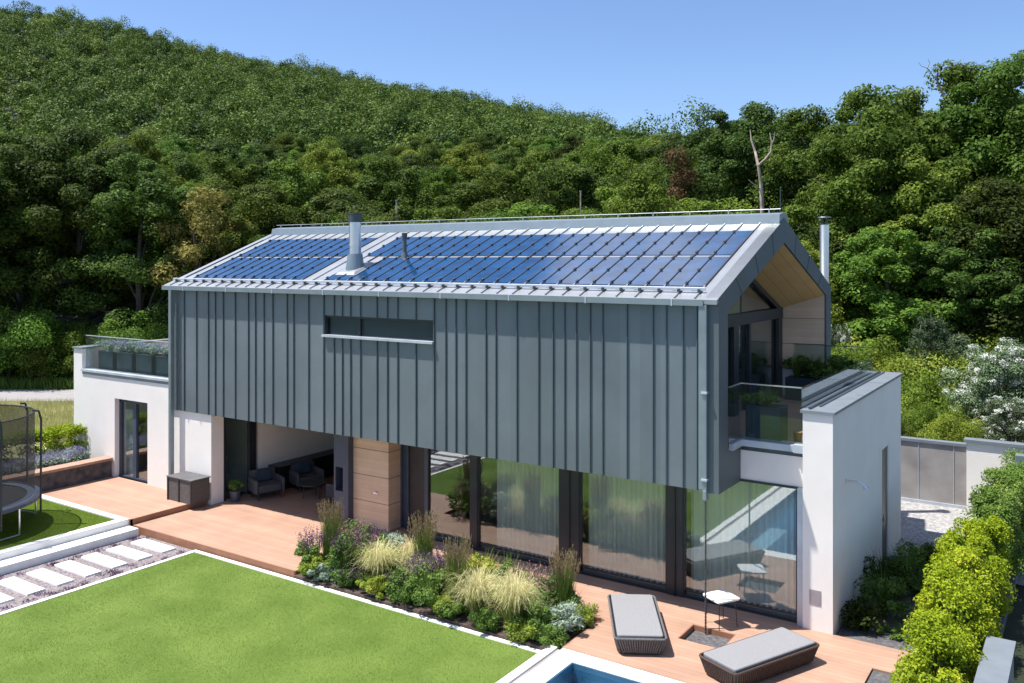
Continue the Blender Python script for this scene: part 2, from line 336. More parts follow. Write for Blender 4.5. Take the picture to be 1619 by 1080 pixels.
for a in ((-6.6, -5.72, 15.58, 15.60), (-6.6, -5.72, 16.34, 16.36), (-6.6, -6.58, 15.6, 16.34), (-5.74, -5.72, 15.6, 16.34)): b.box(*a, -.28, -.004)
b.box(-21.8, -21.78, 14.05, 16.5, .0, .155)
struct('deck_fascia', b, M['fascia'])
struct('pit_gravel', MB().box(-6.58, -5.74, 15.6, 16.34, -.28, -.11), M['slate'])
struct('upper_deck', MB().box(-26.62, -21.8, 13.98, 16.5, -.2, .16), M['deck'])
b = MB().box(-26.62, -21.83, 13.76, 13.96, -.2, .175).box(-22.06, -21.83, -6, 13.76, -.2, .175)
struct('terrace_kerb', b, M['kerb'])
b = MB().box(-21.825, -21.36, -6, 13.94, -.28, .0)
struct('step', b, M['kerb'])
struct('upper_lawn', MB().box(-26.62, -22.07, -6, 13.75, -.2, .145), M['lawn2'])
struct('path_gravel', MB().box(-21.36, -18.99, -6, 14.02, -.29, -.20), M['gravel'])
slab0 = None
for i in range(16):
    y = 13.62 - .67*i
    s = MB().box(-20.92, -19.56, y-.2, y+.2, -.21, -.155).build('stepping_slab', M['slab'], org=(-20.24, y, -.2), bevel=.01)
    tag(s, ['pale rectangular stepping slab nearest the wooden deck', 'second stepping slab from the deck on the gravel path', 'third stepping slab from the deck on the gravel path', 'fourth stepping slab from the deck on the gravel path', 'fifth stepping slab from the deck on the gravel path', 'sixth stepping slab from the deck on the gravel path'][i] if i < 6 else 'pale stepping slab of the gravel path towards the left frame edge', 'paving slab', 'stepping slabs in the gravel path')
struct('planting_soil', MB().box(-15.4, -8.24, 13.99, 15.6, -.29, -.09), M['soil'])
struct('side_bed', MB().box(-4.15, -3.0, 17.42, 23.2, -.28, -.04).box(-3.23, -1.5, 8, 16.33, -.28, -.03).box(-3.0, -1.5, 17.42, 23.2, -.28, -.045), M['slate'])
struct('gravel_yard', MB().box(-7.4, 6, 23.22, 28.4, -.28, -.03), M['gravel_pale'])
# curved steel edging between bed and gravel yard
b = MB(); pts = [(-4.15, 23.0, .02), (-3.75, 23.12, .02), (-3.4, 23.05, .02), (-3.15, 22.8, .02), (-3.02, 22.3, .02)]
for p, q in zip(pts[:-1], pts[1:]): b.hexa([(p[0], p[1], -.1), (q[0], q[1], -.1), (q[0]+.02, q[1]+.06, -.1), (p[0]+.02, p[1]+.06, -.1), (p[0], p[1], .05), (q[0], q[1], .05), (q[0]+.02, q[1]+.06, .05), (p[0]+.02, p[1]+.06, .05)])
tag(b.build('garden_edging', M['kerb'], org=(-3.6, 23, 0)), 'pale curved edging strip between shady bed and gravel yard', 'garden edging')
# pool
b = MB().box(-8.48, -8.32, -2, 14.01, -.28, -.01).box(-8.2, -7.78, -2, 14.01, -.28, 0).box(-7.78, -4.27, 13.62, 14.01, -.28, 0).box(-4.6, -4.27, -2, 13.62, -.28, 0)
struct('pool_coping', b, M['kerb'])
b = MB().box(-8.32, -8.2, -2, 14.0, -.28, -.045); o = struct('pool_drain', b, M['concrete'])
b = MB(); xa_, xb_, ya_, yb_ = -7.77, -4.61, -2, 13.61
for (p, q) in (((xa_, ya_), (xa_, yb_)), ((xa_, yb_), (xb_, yb_)), ((xb_, yb_), (xb_, ya_)), ((xb_, ya_), (xa_, ya_))): b.add([(*p, -1.5), (*q, -1.5), (*q, -.285), (*p, -.285)], [(0, 1, 2, 3)])
b.add([(xa_, ya_, -1.5), (xb_, ya_, -1.5), (xb_, yb_, -1.5), (xa_, yb_, -1.5)], [(0, 1, 2, 3)])
struct('pool_basin', b, M['tile'])
b = MB().box(-7.775, -7.755, -1.99, 13.615, -.45, -.012).box(-7.755, -4.605, 13.595, 13.615, -.45, -.012).box(-4.625, -4.605, -1.99, 13.595, -.45, -.012)
struct('pool_waterline', b, M['tile_dark'])
struct('pool_ledge', MB().box(-7.755, -4.625, 12.75, 13.595, -1.49, -.38).box(-7.755, -7.15, 10.5, 12.75, -1.49, -.38), M['tile_pale'])
V = [(-7.78, -2, -.1), (-4.6, -2, -.1), (-4.6, 13.62, -.1), (-7.78, 13.62, -.1)]
struct('pool_water', MB().add(V, [(0, 1, 2, 3)]), M['water'])
# road on the left
p = [ku(40.5, -700), ku(40.5, 330), ku(44.2, 330), ku(44.2, -700)]
struct('road', MB().prism([(a[0], a[1]) for a in p], .6, .66), M['road'])
struct('meadow', MB().prism([ku(29, -900), ku(29, 60), ku(34, 100), (-29.2, 17), (-29.2, 25), ku(40.5, 330), ku(40.5, -900)], .58, .625), M['meadow_soil'])
# ---------------------------------------------------------------- the house
H = empty('house', (-14.8, 20.6, 0), 'two storey house with grey metal upper box, solar roof and white wings', 'house')
CL = 16.40
XL, XR = -23.5, -6.32
b = MB(); wx0, wx1, wz0, wz1 = -16.88, -13.19, 5.24, 5.76
b.box(XL, wx0, CL, CL+.2, 2.66, 6.44).box(wx1, XR, CL, CL+.2, 2.66, 6.44).box(wx0, wx1, CL, CL+.2, 2.66, wz0).box(wx0, wx1, CL, CL+.2, wz1, 6.44)
b.mat(1)
seams = [291,310.4,329,340,352.6,371.6,392.4,403.6,417,431,453.6,464,487.7,511.6,528,541,554,569.7,595.7,612.3,628.5,657.3,686.2,704.5,720.4,736.2,767.9,783.7,817,851.3,874.1,892.4,911,932.9,952.6,991.3,1032.4,1053.5,1079.9,1102]
for u in seams:
    x = Xat(u, CL-.02)
    for z0, z1 in (((2.662, wz0), (wz1, 6.43)) if wx0+.03 < x < wx1-.03 else ((2.662, 6.43),)):
        b.box(x-.011, x+.011, CL-.034, CL, z0, z1)
clad = b.build('cladding', [M['clad'], M['seam']], H)
# left end gable wall, rear wall, base slab of the box
b = MB().prism([(16.6, 2.66), (24.8, 2.66), (24.8, 6.5), (20.65, 8.05), (16.6, 6.44)], XL, XL+.2, 'x').box(XL+.2, -6.35, 24.6, 24.8, 2.66, 6.44)
b.build('upper_wall', M['clad'], H)
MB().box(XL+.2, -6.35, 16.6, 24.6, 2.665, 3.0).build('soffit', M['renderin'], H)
# strip window in the cladding
w = MB().box(wx0, wx1, CL+.14, CL+.16, wz0, wz1).build('window', M['planter'], H)
b = MB().box(wx0, wx0+.05, CL+.02, CL+.13, wz0, wz1).box(wx1-.05, wx1, CL+.02, CL+.13, wz0, wz1).box(wx0, wx1, CL+.02, CL+.13, wz1-.05, wz1-.001).box(Xat(569, CL+.1)-.03, Xat(569, CL+.1)+.05, CL+.06, CL+.12, wz0, wz1)
b.build('window_frame', M['anth'], w)
MB().box(wx0-.02, wx1+.02, CL-.10, CL+.13, wz0-.045, wz0+.012).build('window_sill', M['flash'], w)
MB().box(wx0+.05, wx1-.05, CL+.09, CL+.1, wz0, wz1-.05).build('pane', M['rail_glass'], w)
# gable frame facing the camera's right
outer = [(16.31, 2.655), (16.31, 6.47), (20.65, 8.2), (25.0, 6.47), (25.0, 2.655)]
inner = [(16.82, 3.42), (16.82, 6.2), (20.65, 7.62), (24.5, 6.26), (24.5, 3.42)]
def ring(b, x, o_, i_):
    for k in range(4): b.add([(x, *o_[k]), (x, *o_[k+1]), (x, *i_[k+1]), (x, *i_[k])], [(0, 1, 2, 3)])
    b.add([(x, *o_[0]), (x, *i_[0]), (x, *i_[4]), (x, *o_[4])], [(0, 1, 2, 3)])
b = MB(); xa, xb = -6.05, -6.32
ring(b, xa, outer, inner)
xi = -6.10
for P, xe_ in ((outer, xb), (inner, xi)):
    for k in range(5):
        p, q = P[k], P[(k+1) % 5]; b.add([(xa, *p), (xa, *q), (xe_, *q), (xe_, *p)], [(0, 1, 2, 3)])
gf = b.build('gable_frame', M['frame_zinc'], H)
b = MB()
for t in (.22, .5, .78):
    for (o0, o1, i0, i1) in ((outer[1], outer[2], inner[1], inner[2]), (outer[2], outer[3], inner[2], inner[3])):
        p = (o0[0]+(o1[0]-o0[0])*t, o0[1]+(o1[1]-o0[1])*t); q = (i0[0]+(i1[0]-i0[0])*t, i0[1]+(i1[1]-i0[1])*t)
        b = MB().hexa([(xa, p[0]-.006, p[1]), (xa, p[0]+.006, p[1]), (xa, q[0]+.006, q[1]), (xa, q[0]-.006, q[1]), (xa+.01, p[0]-.006, p[1]), (xa+.01, p[0]+.006, p[1]), (xa+.01, q[0]+.006, q[1]), (xa+.01, q[0]-.006, q[1])]); b.build('frame_joint', M['seam'], gf)

# loggia lining and glazed gable
gl_ = [(16.86, 3.42), (16.86, 5.85), (20.5, 7.22), (24.22, 5.87), (24.22, 3.42)]; xg = -7.2
b = MB()
for k in (0,): 
    p, q, P_, Q_ = inner[3], inner[4], gl_[3], gl_[4]; b.add([(xi, *p), (xi, *q), (xg, *Q_), (xg, *P_)], [(0, 1, 2, 3)])
b.build('loggia_lining', M['wood'], H); b = MB()
p, q, P_, Q_ = inner[0], inner[1], gl_[0], gl_[1]; b.add([(xi, *p), (xi, *q), (xg, *Q_), (xg, *P_)], [(0, 1, 2, 3)])
b.build('loggia_lining', M['wood'], H)
b = MB()
for k in (1, 2):
    p, q, P_, Q_ = inner[k], inner[k+1], gl_[k], gl_[k+1]; b.add([(xi, *p), (xi, *q), (xg, *Q_), (xg, *P_)], [(0, 1, 2, 3)])
b.build('loggia_ceiling', M['woodceil'], H)
MB().box(-8.5, -6.05, 16.85, 24.5, 3.40, 3.46).box(-6.05, -4.85, 17.62, 24.4, 3.36, 3.46).build('balcony_floor', M['deck'], H)
d = MB().prism(gl_, xg-.06, xg-.05, 'x').build('loggia_glazing', M['glass'], H)
b = MB().box(xg-.04, xg+.06, 16.86, 24.22, 5.62, 5.9)
for y0, y1 in ((20.3, 20.65), (21.42, 21.56), (23.85, 24.2), (16.87, 17.0)): b.box(xg-.035, xg+.05, y0, y1, 3.46, 5.62)
for k in (1, 2):
    p, q = gl_[k], gl_[k+1]; b.hexa([(xg-.04, p[0], p[1]-.14), (xg+.05, p[0], p[1]-.14), (xg+.05, q[0], q[1]-.14), (xg-.04, q[0], q[1]-.14), (xg-.04, *p), (xg+.05, *p), (xg+.05, *q), (xg-.04, *q)])
b.build('glazing_frame', M['anth'], d)
MB().prism([(16.9, 3.46), (24.2, 3.46), (24.2, 5.8), (20.6, 7.2), (16.9, 5.8)], -11.5, -11.4, 'x').box(-11.4, xg-.1, 24.25, 24.3, 3.46, 6).build('upper_room_wall', M['room'], H)
# roof
def rz(y): return 6.47 + (8.2-6.47)/(20.65-16.31)*(y-16.31)
def rzb(y): return 8.2 - (8.2-6.47)/(25.0-20.65)*(y-20.65)
b = MB()
b.prism([(16.22, rz(16.22)-.09), (16.22, rz(16.22)), (20.65, 8.2), (25.1, rzb(25.1)), (25.1, rzb(25.1)-.09), (20.65, 8.09)], XL-.12, xa-.004, 'x')
sx = [-6.52-.43*i for i in range(40)]; sx = [x for x in sx if x > XL]
for x in sx:
  for y0_, y1_, mm_ in ((16.24, 16.80, 0), (16.80, 19.82, 1), (19.82, 20.5, 0)):
   b.mat(mm_ if x < -6.5 and not (-18.0 < x < -17.0) else 0); b.hexa([(x-.012, y0_, rz(y0_)), (x+.012, y0_, rz(y0_)), (x+.012, y1_, rz(y1_)), (x-.012, y1_, rz(y1_)), (x-.012, y0_, rz(y0_)+.035), (x+.012, y0_, rz(y0_)+.035), (x+.012, y1_, rz(y1_)+.035), (x-.012, y1_, rz(y1_)+.035)])
roof = b.build('roof', [M['roof'], M['pvclamp']], H)
MB().prism([(20.28, 8.02), (20.34, 8.28), (20.65, 8.33), (20.96, 8.28), (21.02, 8.02)], XL+.05, xa-.02, 'x').build('ridge_cap', M['trim'], roof)
b = MB().tube((XL+.1, 20.5, 8.41), (xa-.05, 20.5, 8.41), .008, n=6)
for i in range(18): b.tube((XL+.3+i*.99, 20.5, 8.29), (XL+.3+i*.99, 20.5, 8.42), .014, n=6)
b.build('lightning_conductor', M['flash'], roof)
MB().tube((-6.15, 20.65, 8.2), (-6.15, 20.65, 8.95), .011, n=6).build('lightning_rod', M['steeldark'], roof)
pi = 0
for row, (y0, y1) in enumerate(((16.80, 18.30), (18.42, 19.82))):
    for i in range(38):
        if i in (25, 26): continue
        xr, xl = sx[i]-.02, sx[i+1]+.02; ya, yb = y0, y1
        if row == 0 and i in (23, 24): yb = 17.12
        b = MB(); z = .02
        b.hexa([(xl, ya, rz(ya)+.004), (xr, ya, rz(ya)+.004), (xr, yb, rz(yb)+.004), (xl, yb, rz(yb)+.004), (xl, ya, rz(ya)+z), (xr, ya, rz(ya)+z), (xr, yb, rz(yb)+z), (xl, yb, rz(yb)+z)])
        b.mat(1)
        for y in ((ya+.10, (ya+yb)/2, yb-.10) if yb-ya > 1 else (ya+.08,)):
            b.hexa([(sx[i+1]-.024, y-.03, rz(y-.04)+.036), (sx[i+1]+.024, y-.03, rz(y-.04)+.036), (sx[i+1]+.024, y+.03, rz(y+.04)+.036), (sx[i+1]-.024, y+.03, rz(y+.04)+.036),
                    (sx[i+1]-.024, y-.03, rz(y-.04)+.062), (sx[i+1]+.024, y-.03, rz(y-.04)+.062), (sx[i+1]+.024, y+.03, rz(y+.04)+.062), (sx[i+1]-.024, y+.03, rz(y+.04)+.062)])
        b.build('solar_panel', [M['pv'], M['pvclamp']], roof)
# snow guards along the eave
b = MB()
b.hexa([(XL, 16.50, rz(16.5)+.05), (-6.4, 16.50, rz(16.5)+.05), (-6.4, 16.53, rz(16.53)+.05), (XL, 16.53, rz(16.53)+.05), (XL, 16.50, rz(16.5)+.11), (-6.4, 16.50, rz(16.5)+.11), (-6.4, 16.53, rz(16.53)+.11), (XL, 16.53, rz(16.53)+.11)])
b.build('snow_rail', M['flash'], roof)
for x in sx: MB().box(x-.02, x+.02, 16.44, 16.625, rz(16.5)+.02, rz(16.5)+.085).box(x-.20, x-.02, 16.60, 16.625, rz(16.6)+.01, rz(16.6)+.05).build('snow_rail_bracket', M['steeldark'], roof)
# chimneys and vent
cx, cy = -16.88, 17.55; zb = rz(cy)
ch = MB().tube((cx, cy, zb+.1), (cx, cy, 8.25), .165, n=24).tube((cx, cy, 7.60), (cx, cy, 7.66), .178, n=24).build('chimney', M['steel'], roof, smooth=True)
MB().tube((cx, cy, 8.25), (cx, cy, 8.47), .18, n=24).tube((cx, cy, 8.47), (cx, cy, 8.50), .19, n=24).build('chimney_cap', M['steeldark'], ch, smooth=True)
b = MB().tube((cx, cy, zb-.1), (cx, cy, zb+.42), .27, .2, n=24)
b.build('chimney_collar', M['trim'], ch, smooth=True)
b = MB().hexa([(cx-.36, cy-.42, rz(cy-.42)), (cx+.36, cy-.42, rz(cy-.42)), (cx+.36, cy+.4, rz(cy+.4)), (cx-.36, cy+.4, rz(cy+.4)), (cx-.30, cy-.34, rz(cy-.34)+.06), (cx+.30, cy-.34, rz(cy-.34)+.06), (cx+.30, cy+.34, rz(cy+.34)+.06), (cx-.30, cy+.34, rz(cy+.34)+.06)])
b.build('chimney_flashing', M['roof'], ch)
b = MB().tube((-15.8, 18.36, rz(18.36)-.05), (-15.8, 18.36, 7.92), .058, n=16).tube((-15.8, 18.36, rz(18.36)-.02), (-15.8, 18.36, rz(18.36)+.14), .11, .07, n=16)
v_ = b.build('vent_pipe', M['frame_zinc'], roof, smooth=True)
MB().tube((-15.8, 18.36, 7.80), (-15.8, 18.36, 7.96), .075, n=16).build('vent_cap', M['steeldark'], v_, smooth=True)
sx_, sy_ = ku(25.0, 1303.5)
sp = MB().tube((sx_, sy_, -.2), (sx_, sy_, 8.22), .128, n=24).box(sx_-.15, sx_+.15, 24.8, sy_-.1, 5.6, 5.66).build('stove_pipe', M['steel'], H, smooth=True)
b = MB().tube((sx_, sy_, 8.42), (sx_, sy_, 8.46), .2, .16, n=20)
for a in range(4): b.tube((sx_+.1*math.cos(a*1.57+.7), sy_+.1*math.sin(a*1.57+.7), 8.2), (sx_+.1*math.cos(a*1.57+.7), sy_+.1*math.sin(a*1.57+.7), 8.43), .015, n=6)
b.build('rain_hood', M['steeldark'], sp)
# gutter and downpipes
b = MB().prism([(16.20, 6.31), (16.20, 6.43), (16.215, 6.43), (16.215, 6.325), (16.355, 6.325), (16.355, 6.40), (16.37, 6.40), (16.37, 6.31)], XL-.14, -6.33, 'x')
gut = b.build('gutter', M['trim'], H)
for i in range(9): MB().box(-22.6+i*1.95, -22.57+i*1.95, 16.19, 16.37, 6.30, 6.435).build('gutter_bracket', M['flash'], gut)
xp = Xat(1112, 16.27)
MB().box(xp-.085, xp+.085, 16.22, 16.36, 2.72, 6.33).box(xp+.0, xp+.085, 16.21, 16.37, 2.52, 2.72).build('downpipe', M['trim'], H, bevel=.015)
for z in (4.6, 2.9): MB().box(xp-.02, xp+.1, 16.19, 16.4, z, z+.04).build('pipe_bracket', M['flash'], H)
xl = Xat(271, 16.27)
MB().box(xl-.06, xl+.06, 16.20, 16.33, .16, 6.33).build('downpipe', M['trim'], H, bevel=.015)
xl2 = Xat(278, 16.33)
b = MB().tube((xl2, 16.33, 2.66), (xl2, 16.33, 5.9), .016, n=8)
for z in (3.0, 4.2, 5.6): b.tube((xl2, 16.33, z), (xl2, 16.33, z+.05), .03, n=8)
b.build('cable_conduit', M['trim'], H)
# ground floor structure ------------------------------------------------
b = MB()   # left wing, with door opening
dX0, dX1 = -26.5, -24.72
YL = 16.44
b.box(-28.9, dX0, YL, YL+.35, -.2, 3.38).box(dX1, XL-.02, YL, YL+.35, -.2, 3.38).box(dX0, dX1, YL, YL+.35, 2.72, 3.38)
b.box(-28.9, -28.4, YL, YL+.35, 3.38, 4.22).box(-28.9, -28.55, YL+.35, 24.4, -.2, 4.22).box(-28.55, XL, 24.1, 24.4, -.2, 3.4)
lw = b.build('left_wing_wall', M['render'], H)
MB().box(-28.55, XL-.0, YL+.3, 24.1, 3.30, 3.37).build('left_terrace_floor', M['deck'], H)
b = MB().box(-28.94, -28.36, YL-.04, YL+.39, 4.22, 4.27).box(-28.94, -28.5, YL+.39, 24.44, 4.22, 4.27)
b.build('left_parapet_cap', M['capstone'], lw)
b = MB().box(-28.4, XL-.02, YL-.05, YL+.25, 3.48, 3.55); b.build('terrace_flashing', M['flash'], lw)
MB().box(-28.4, XL-.02, YL-.0, YL+.2, 3.381, 3.479).build('shadow_gap', M['capstone'], lw)
gl1 = MB().box(-28.38, XL+.05, YL+.13, YL+.145, 3.56, 4.66).build('glass_balustrade', M['rail_glass'], H)
MB().box(-28.38, XL+.05, YL+.12, YL+.155, 4.66, 4.68).build('handrail', M['flash'], gl1)
gl2 = MB().box(-28.4, XL+.0, 24.0, 24.015, 3.5, 4.7).build('glass_balustrade', M['rail_glass'], H)
MB().box(-28.4, XL, 23.99, 24.025, 4.7, 4.73).build('handrail', M['steeldark'], gl2)
# left wing sliding door
ds = empty('sliding_door', (0, 0, 0), None, None); ds.parent = H; ds.location = Vector((-25.6, 16.6, .16)) - H.location
b = MB().box(dX0, dX0+.12, YL+.16, YL+.26, .16, 2.72).box(dX1-.06, dX1, YL+.16, YL+.26, .16, 2.72).box(dX0, dX1, YL+.16, YL+.26, 2.6, 2.719).box(dX0, dX1, YL+.15, YL+.27, .161, .22).box(-25.72, -25.56, YL+.15, YL+.27, .22, 2.6)
b.build('door_frame', M['bluegrey'], ds); MB().box(dX0+.12, dX1-.06, YL+.2, YL+.21, .22, 2.6).build('pane', M['glass'], ds)
MB().box(dX0+.14, -25.74, YL+.28, YL+.3, .22, 2.35).build('blind', M['blind'], ds)
MB().box(dX0-.6, dX1+.6, YL+2.9, YL+3, 0, 2.7).box(dX0-.6, dX1+.6, YL+.36, YL+2.9, 0, .15).build('left_room', M['room'], H)
# white end wall under the box, terrace recess
b = MB().box(XL, -21.62, 16.46, 16.9, -.1, 2.66).box(XL, -21.62, 18.2, 24.5, -.1, 2.66)
b.build('terrace_wall', M['render'], H)
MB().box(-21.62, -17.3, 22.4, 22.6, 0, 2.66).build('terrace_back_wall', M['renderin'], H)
td = MB().box(-21.68, -21.67, 16.9, 17.95, .06, 2.62).build('terrace_door', M['glass'], H)
MB().box(-21.72, -21.62, 16.905, 16.98, 0.01, 2.655).box(-21.72, -21.60, 17.85, 18.1, 0.01, 2.655).box(-21.72, -21.62, 16.98, 17.85, 2.58, 2.655).build('door_frame', M['anth'], td)
MB().box(-23.3, -23.2, 16.9, 18.2, 0, 2.6).box(-23.2, -21.75, 16.92, 17.0, 0, 2.6).build('hall_wall', mat('hall_green', (.10,.17,.15), .8), H)
# blue-grey pier with a niche, wood panel
b = MB().box(-17.36, -17.30, 17.22, 17.6, 0, 2.66).box(-17.02, -16.82, 17.22, 17.6, 0, 2.66).box(-17.30, -17.02, 17.22, 17.6, 0, .9).box(-17.30, -17.02, 17.22, 17.6, 1.55, 2.66).box(-17.36, -16.82, 17.6, 22.4, 0, 2.66)
b.build('grey_pier', M['bluegrey'], H)
wp = MB().box(-16.82, -15.55, 17.42, 17.55, .0, 2.66).box(-15.62, -15.55, 17.55, 18.0, 0, 2.66).build('wood_panel_wall', M['wood'], H)
MB().tube((-16.0, 17.38, .98), (-16.0, 17.42, .98), .03, n=12).box(-16.05, -15.9, 17.37, 17.39, .96, .99).build('outdoor_tap', M['steel'], wp)
# glazed front
YG = 17.57
X0 = -15.55; xe = Xat(673, YG); xf = Xat(750, YG)
xm = Xat(644, 17.9); door = MB().box(X0+.05, xm, 17.93, 17.96, .012, 2.6).build('entry_panel', M['bluegrey'], H); MB().box(xm+.04, xe-.06, 17.94, 17.97, .012, 2.6).build('entry_door', M['door_brown'], H)
MB().box(X0, X0+.07, 17.9, 17.99, .01, 2.65).box(xm-.04, xm+.04, 17.9, 17.99, .01, 2.65).box(xe-.06, xe+.1, YG+.02, 17.99, .01, 2.65).box(X0+.07, xm-.04, 17.905, 17.985, 2.56, 2.65).build('glazing_frame', M['bluegrey'], door)
segs = [(xe+.08, Xat(746, YG)), (Xat(756, YG), Xat(887, YG)), (Xat(917, YG), Xat(1056, YG)), (Xat(1081, YG), -4.87)]
for i, (a, c) in enumerate(segs):
    g_ = MB().box(a, c, YG+.02, YG+.03, .07, 2.68).build('glass_wall', M['glass'], H)
    MB().box(a, c, YG-.03, YG+.09, .005, .07).box(a, c, YG-.03, YG+.09, 2.66, 2.70).box(c-.045, c, YG-.03, YG+.085, .07, 2.66).box(a, a+.03, YG-.03, YG+.085, .07, 2.66).build('glazing_frame', M['anth'], g_)
piers = [(segs[0][1], segs[1][0]), (segs[1][1], segs[2][0]), (segs[2][1], segs[3][0])]
for a, c in piers:
    MB().box(a, c, YG-.05, YG+.2, 0.004, 2.66).build('glazing_post', M['anth'], H)
    if c-a > .2: MB().box((a+c)/2-.02, (a+c)/2+.02, YG-.075, YG-.05, 0.004, 2.66).build('post_rib', M['black'], H)
MB().box(-17.3, -12.5, 22.9, 23.0, 0, 2.66).box(-12.5, -4.56, 22.9, 23.0, 0, .5).box(-17.3, -4.25, 18.05, 22.9, .0, .04).box(-17.25, -17.2, 18, 22.9, 0, 2.66).box(-13.3, -13.2, 18.3, 22.9, 0, 2.66).build('living_room', M['room'], H)  # rear wall low on the right: unseen opening added to light the curtains
# right wing
b = MB()
b.box(-4.74, -4.17, 17.38, 17.8, -.2, 4.22)
b.box(-4.55, -4.17, 17.8, 22.08, -.2, 4.22).box(-4.55, -4.17, 22.08, 22.82, 2.70, 4.22).box(-4.55, -4.17, 22.82, 24.5, -.2, 4.22).box(-7.2, -4.55, 24.2, 24.5, -.2, 4.22)
rw = b.build('right_wing_wall', M['render'], H)
MB().box(-6.06, -4.74, YG+.0, YG+.2, 2.705, 3.30).build('lintel', M['render'], H)
MB().box(-4.865, -4.745, 17.44, 17.8, .0, 2.7).build('reveal', M['flash'], rw)
MB().box(-6.04, -4.76, YG+.02, YG+.3, 3.301, 3.399).build('shadow_gap', M['steeldark'], H)
MB().box(-6.06, -4.76, YG-.08, YG+.3, 3.40, 3.53).box(-4.95, -4.76, YG-.1, YG+.1, 3.39, 3.55).box(-6.06, -5.98, 16.9, YG-.08, 3.40, 3.53).build('balcony_flashing', M['flash'], H)
b = MB().box(-4.78, -4.13, 17.34, 24.54, 4.22, 4.275).box(-7.2, -4.78, 24.16, 24.54, 4.22, 4.275)
cap = b.build('parapet_cap', M['capstone'], rw)
MB().box(-4.66, -4.62, 17.5, 24.3, 4.276, 4.32).box(-4.56, -4.52, 17.9, 24.3, 4.276, 4.30).build('glass_channel', M['steeldark'], cap)
MB().box(-4.30, -4.13, 19.95, 19.965, 4.2755, 4.279).box(-4.5, -4.13, 22.2, 22.215, 4.2755, 4.279).build('cap_joint', M['seam'], cap)
gb = MB().box(-6.04, -4.82, YG+.0, YG+.014, 3.531, 4.66).build('glass_balustrade', M['rail_glass'], H); MB().box(-6.05, -4.81, YG-.01, YG+.024, 4.66, 4.685).build('handrail', M['steel'], gb)
gb = MB().box(-6.055, -6.04, 16.86, YG-.01, 3.531, 4.66).build('glass_balustrade', M['rail_glass'], H); MB().box(-6.06, -6.03, 16.86, YG-.01, 4.66, 4.685).build('handrail', M['steel'], gb)
gb = MB().box(-4.822, -4.81, YG+.02, 24.2, 3.6, 4.68).build('glass_balustrade', M['rail_glass'], H)
gb = MB().box(-7.1, -4.83, 24.3, 24.312, 4.276, 4.9).build('glass_balustrade', M['rail_glass'], H); MB().box(-7.1, -4.83, 24.29, 24.32, 4.9, 4.92).build('handrail', M['steeldark'], gb)
sd = MB().box(-4.225, -4.205, 22.08, 22.82, 0, 2.7).build('side_door', M['anth'], H)
MB().box(-4.205, -4.17, 22.20, 22.24, 1.0, 1.05).tube((-4.16, 22.22, .95), (-4.16, 22.22, 1.15), .012, n=8).build('door_handle', M['steel'], sd)
MB().box(-4.61, -4.39, 17.372, 17.379, .50, .79).build('wall_vent', mat('vent_cover', (.27,.24,.25), .7), rw)
b = MB().path([(-4.17, 18.43, 2.74), (-3.95, 18.42, 2.76), (-3.80, 18.40, 2.70)], .026).tube((-4.172, 18.43, 2.74), (-4.15, 18.43, 2.74), .05).tube((-3.80, 18.40, 2.70), (-3.77, 18.39, 2.64), .03, .065)
b.build('shower_head', M['steel'], rw)
# ---------------------------------------------------------------- foliage builders
def unit(v): return v/np.maximum(np.linalg.norm(v, axis=1, keepdims=True), 1e-9)
def cards(P, N, s, rng, asp=.55):
    n = len(P); t = unit(np.cross(N, rng.normal(size=(n, 3)))); b = np.cross(N, t); s = np.broadcast_to(s, (n,))[:, None]
    fold = N*s*.18
    V = np.stack([P+t*s, P+b*s*asp-fold, P-t*s, P-b*s*asp-fold], 1).reshape(-1, 3)
    return V, np.arange(4*n).reshape(n, 4)
def puffs(C, Rr, n_per, size, rng, flat=.8, up=.25, jitter=.5):
    """leaf cards spread over the outer shells of many small clumps"""
    C = np.repeat(C, n_per, 0); Rr = np.repeat(Rr, n_per)
    D = unit(rng.normal(size=(len(C), 3)) + np.array([0, 0, up]))
    rad = Rr*(.5 + .62*rng.random(len(C))**.8)
    P = C + D*rad[:, None]*np.array([1, 1, flat])
    N = unit(D + rng.normal(size=D.shape)*jitter + np.array([0, 0, .35]))
    return cards(P, N, size*(.6+.8*rng.random(len(C))), rng)
def crown_pts(rng, n, H, rad, z0, shape=1.0):
    """clump centres over an uneven crown envelope: few inside, most near the outside"""
    out = []
    lob = [(rng.random()*6.28, rng.random()*.35) for _ in range(4)]
    while len(out) < n:
        d = rng.normal(size=3); d /= np.linalg.norm(d)
        if d[2] < -.75: continue
        az = math.atan2(d[1], d[0]); w = 1 + sum(a*math.cos((i+1)*az+p+d[2]*2) for i, (p, a) in enumerate(lob))*.6
        t = .42 + .62*rng.random()**.6
        zc = (z0+H)/2; hz = (H-z0)/2
        out.append((d[0]*rad*w*t, d[1]*rad*w*t, zc + d[2]*hz*t*shape))
    return np.array(out)
def bark_mb(rng, H, r, crownC, nl=7, lean=.03, z0=-.4, forks=None):
    b = MB(); top = H*.72; pts = []; x = y = 0
    for i in range(7):
        t = i/6; pts.append((x, y, z0+(top-z0)*t)); x += rng.normal()*lean*H*.25; y += rng.normal()*lean*H*.25
    rs = [r*(1.25-.95*i/6) for i in range(7)]; b.path(pts, rs, 7)
    idx = rng.choice(len(crownC), min(nl, len(crownC)), replace=False)
    for j in idx:
        c = crownC[j]; k = int(min(5, max(2, (c[2]-z0)/(top-z0)*5-1))); p = pts[k]; m = ((p[0]+c[0])*.5, (p[1]+c[1])*.5, (p[2]*.45+c[2]*.55))
        b.path([p, m, tuple(c)], [rs[k]*.5, rs[k]*.32, rs[k]*.1], 5)
    return b
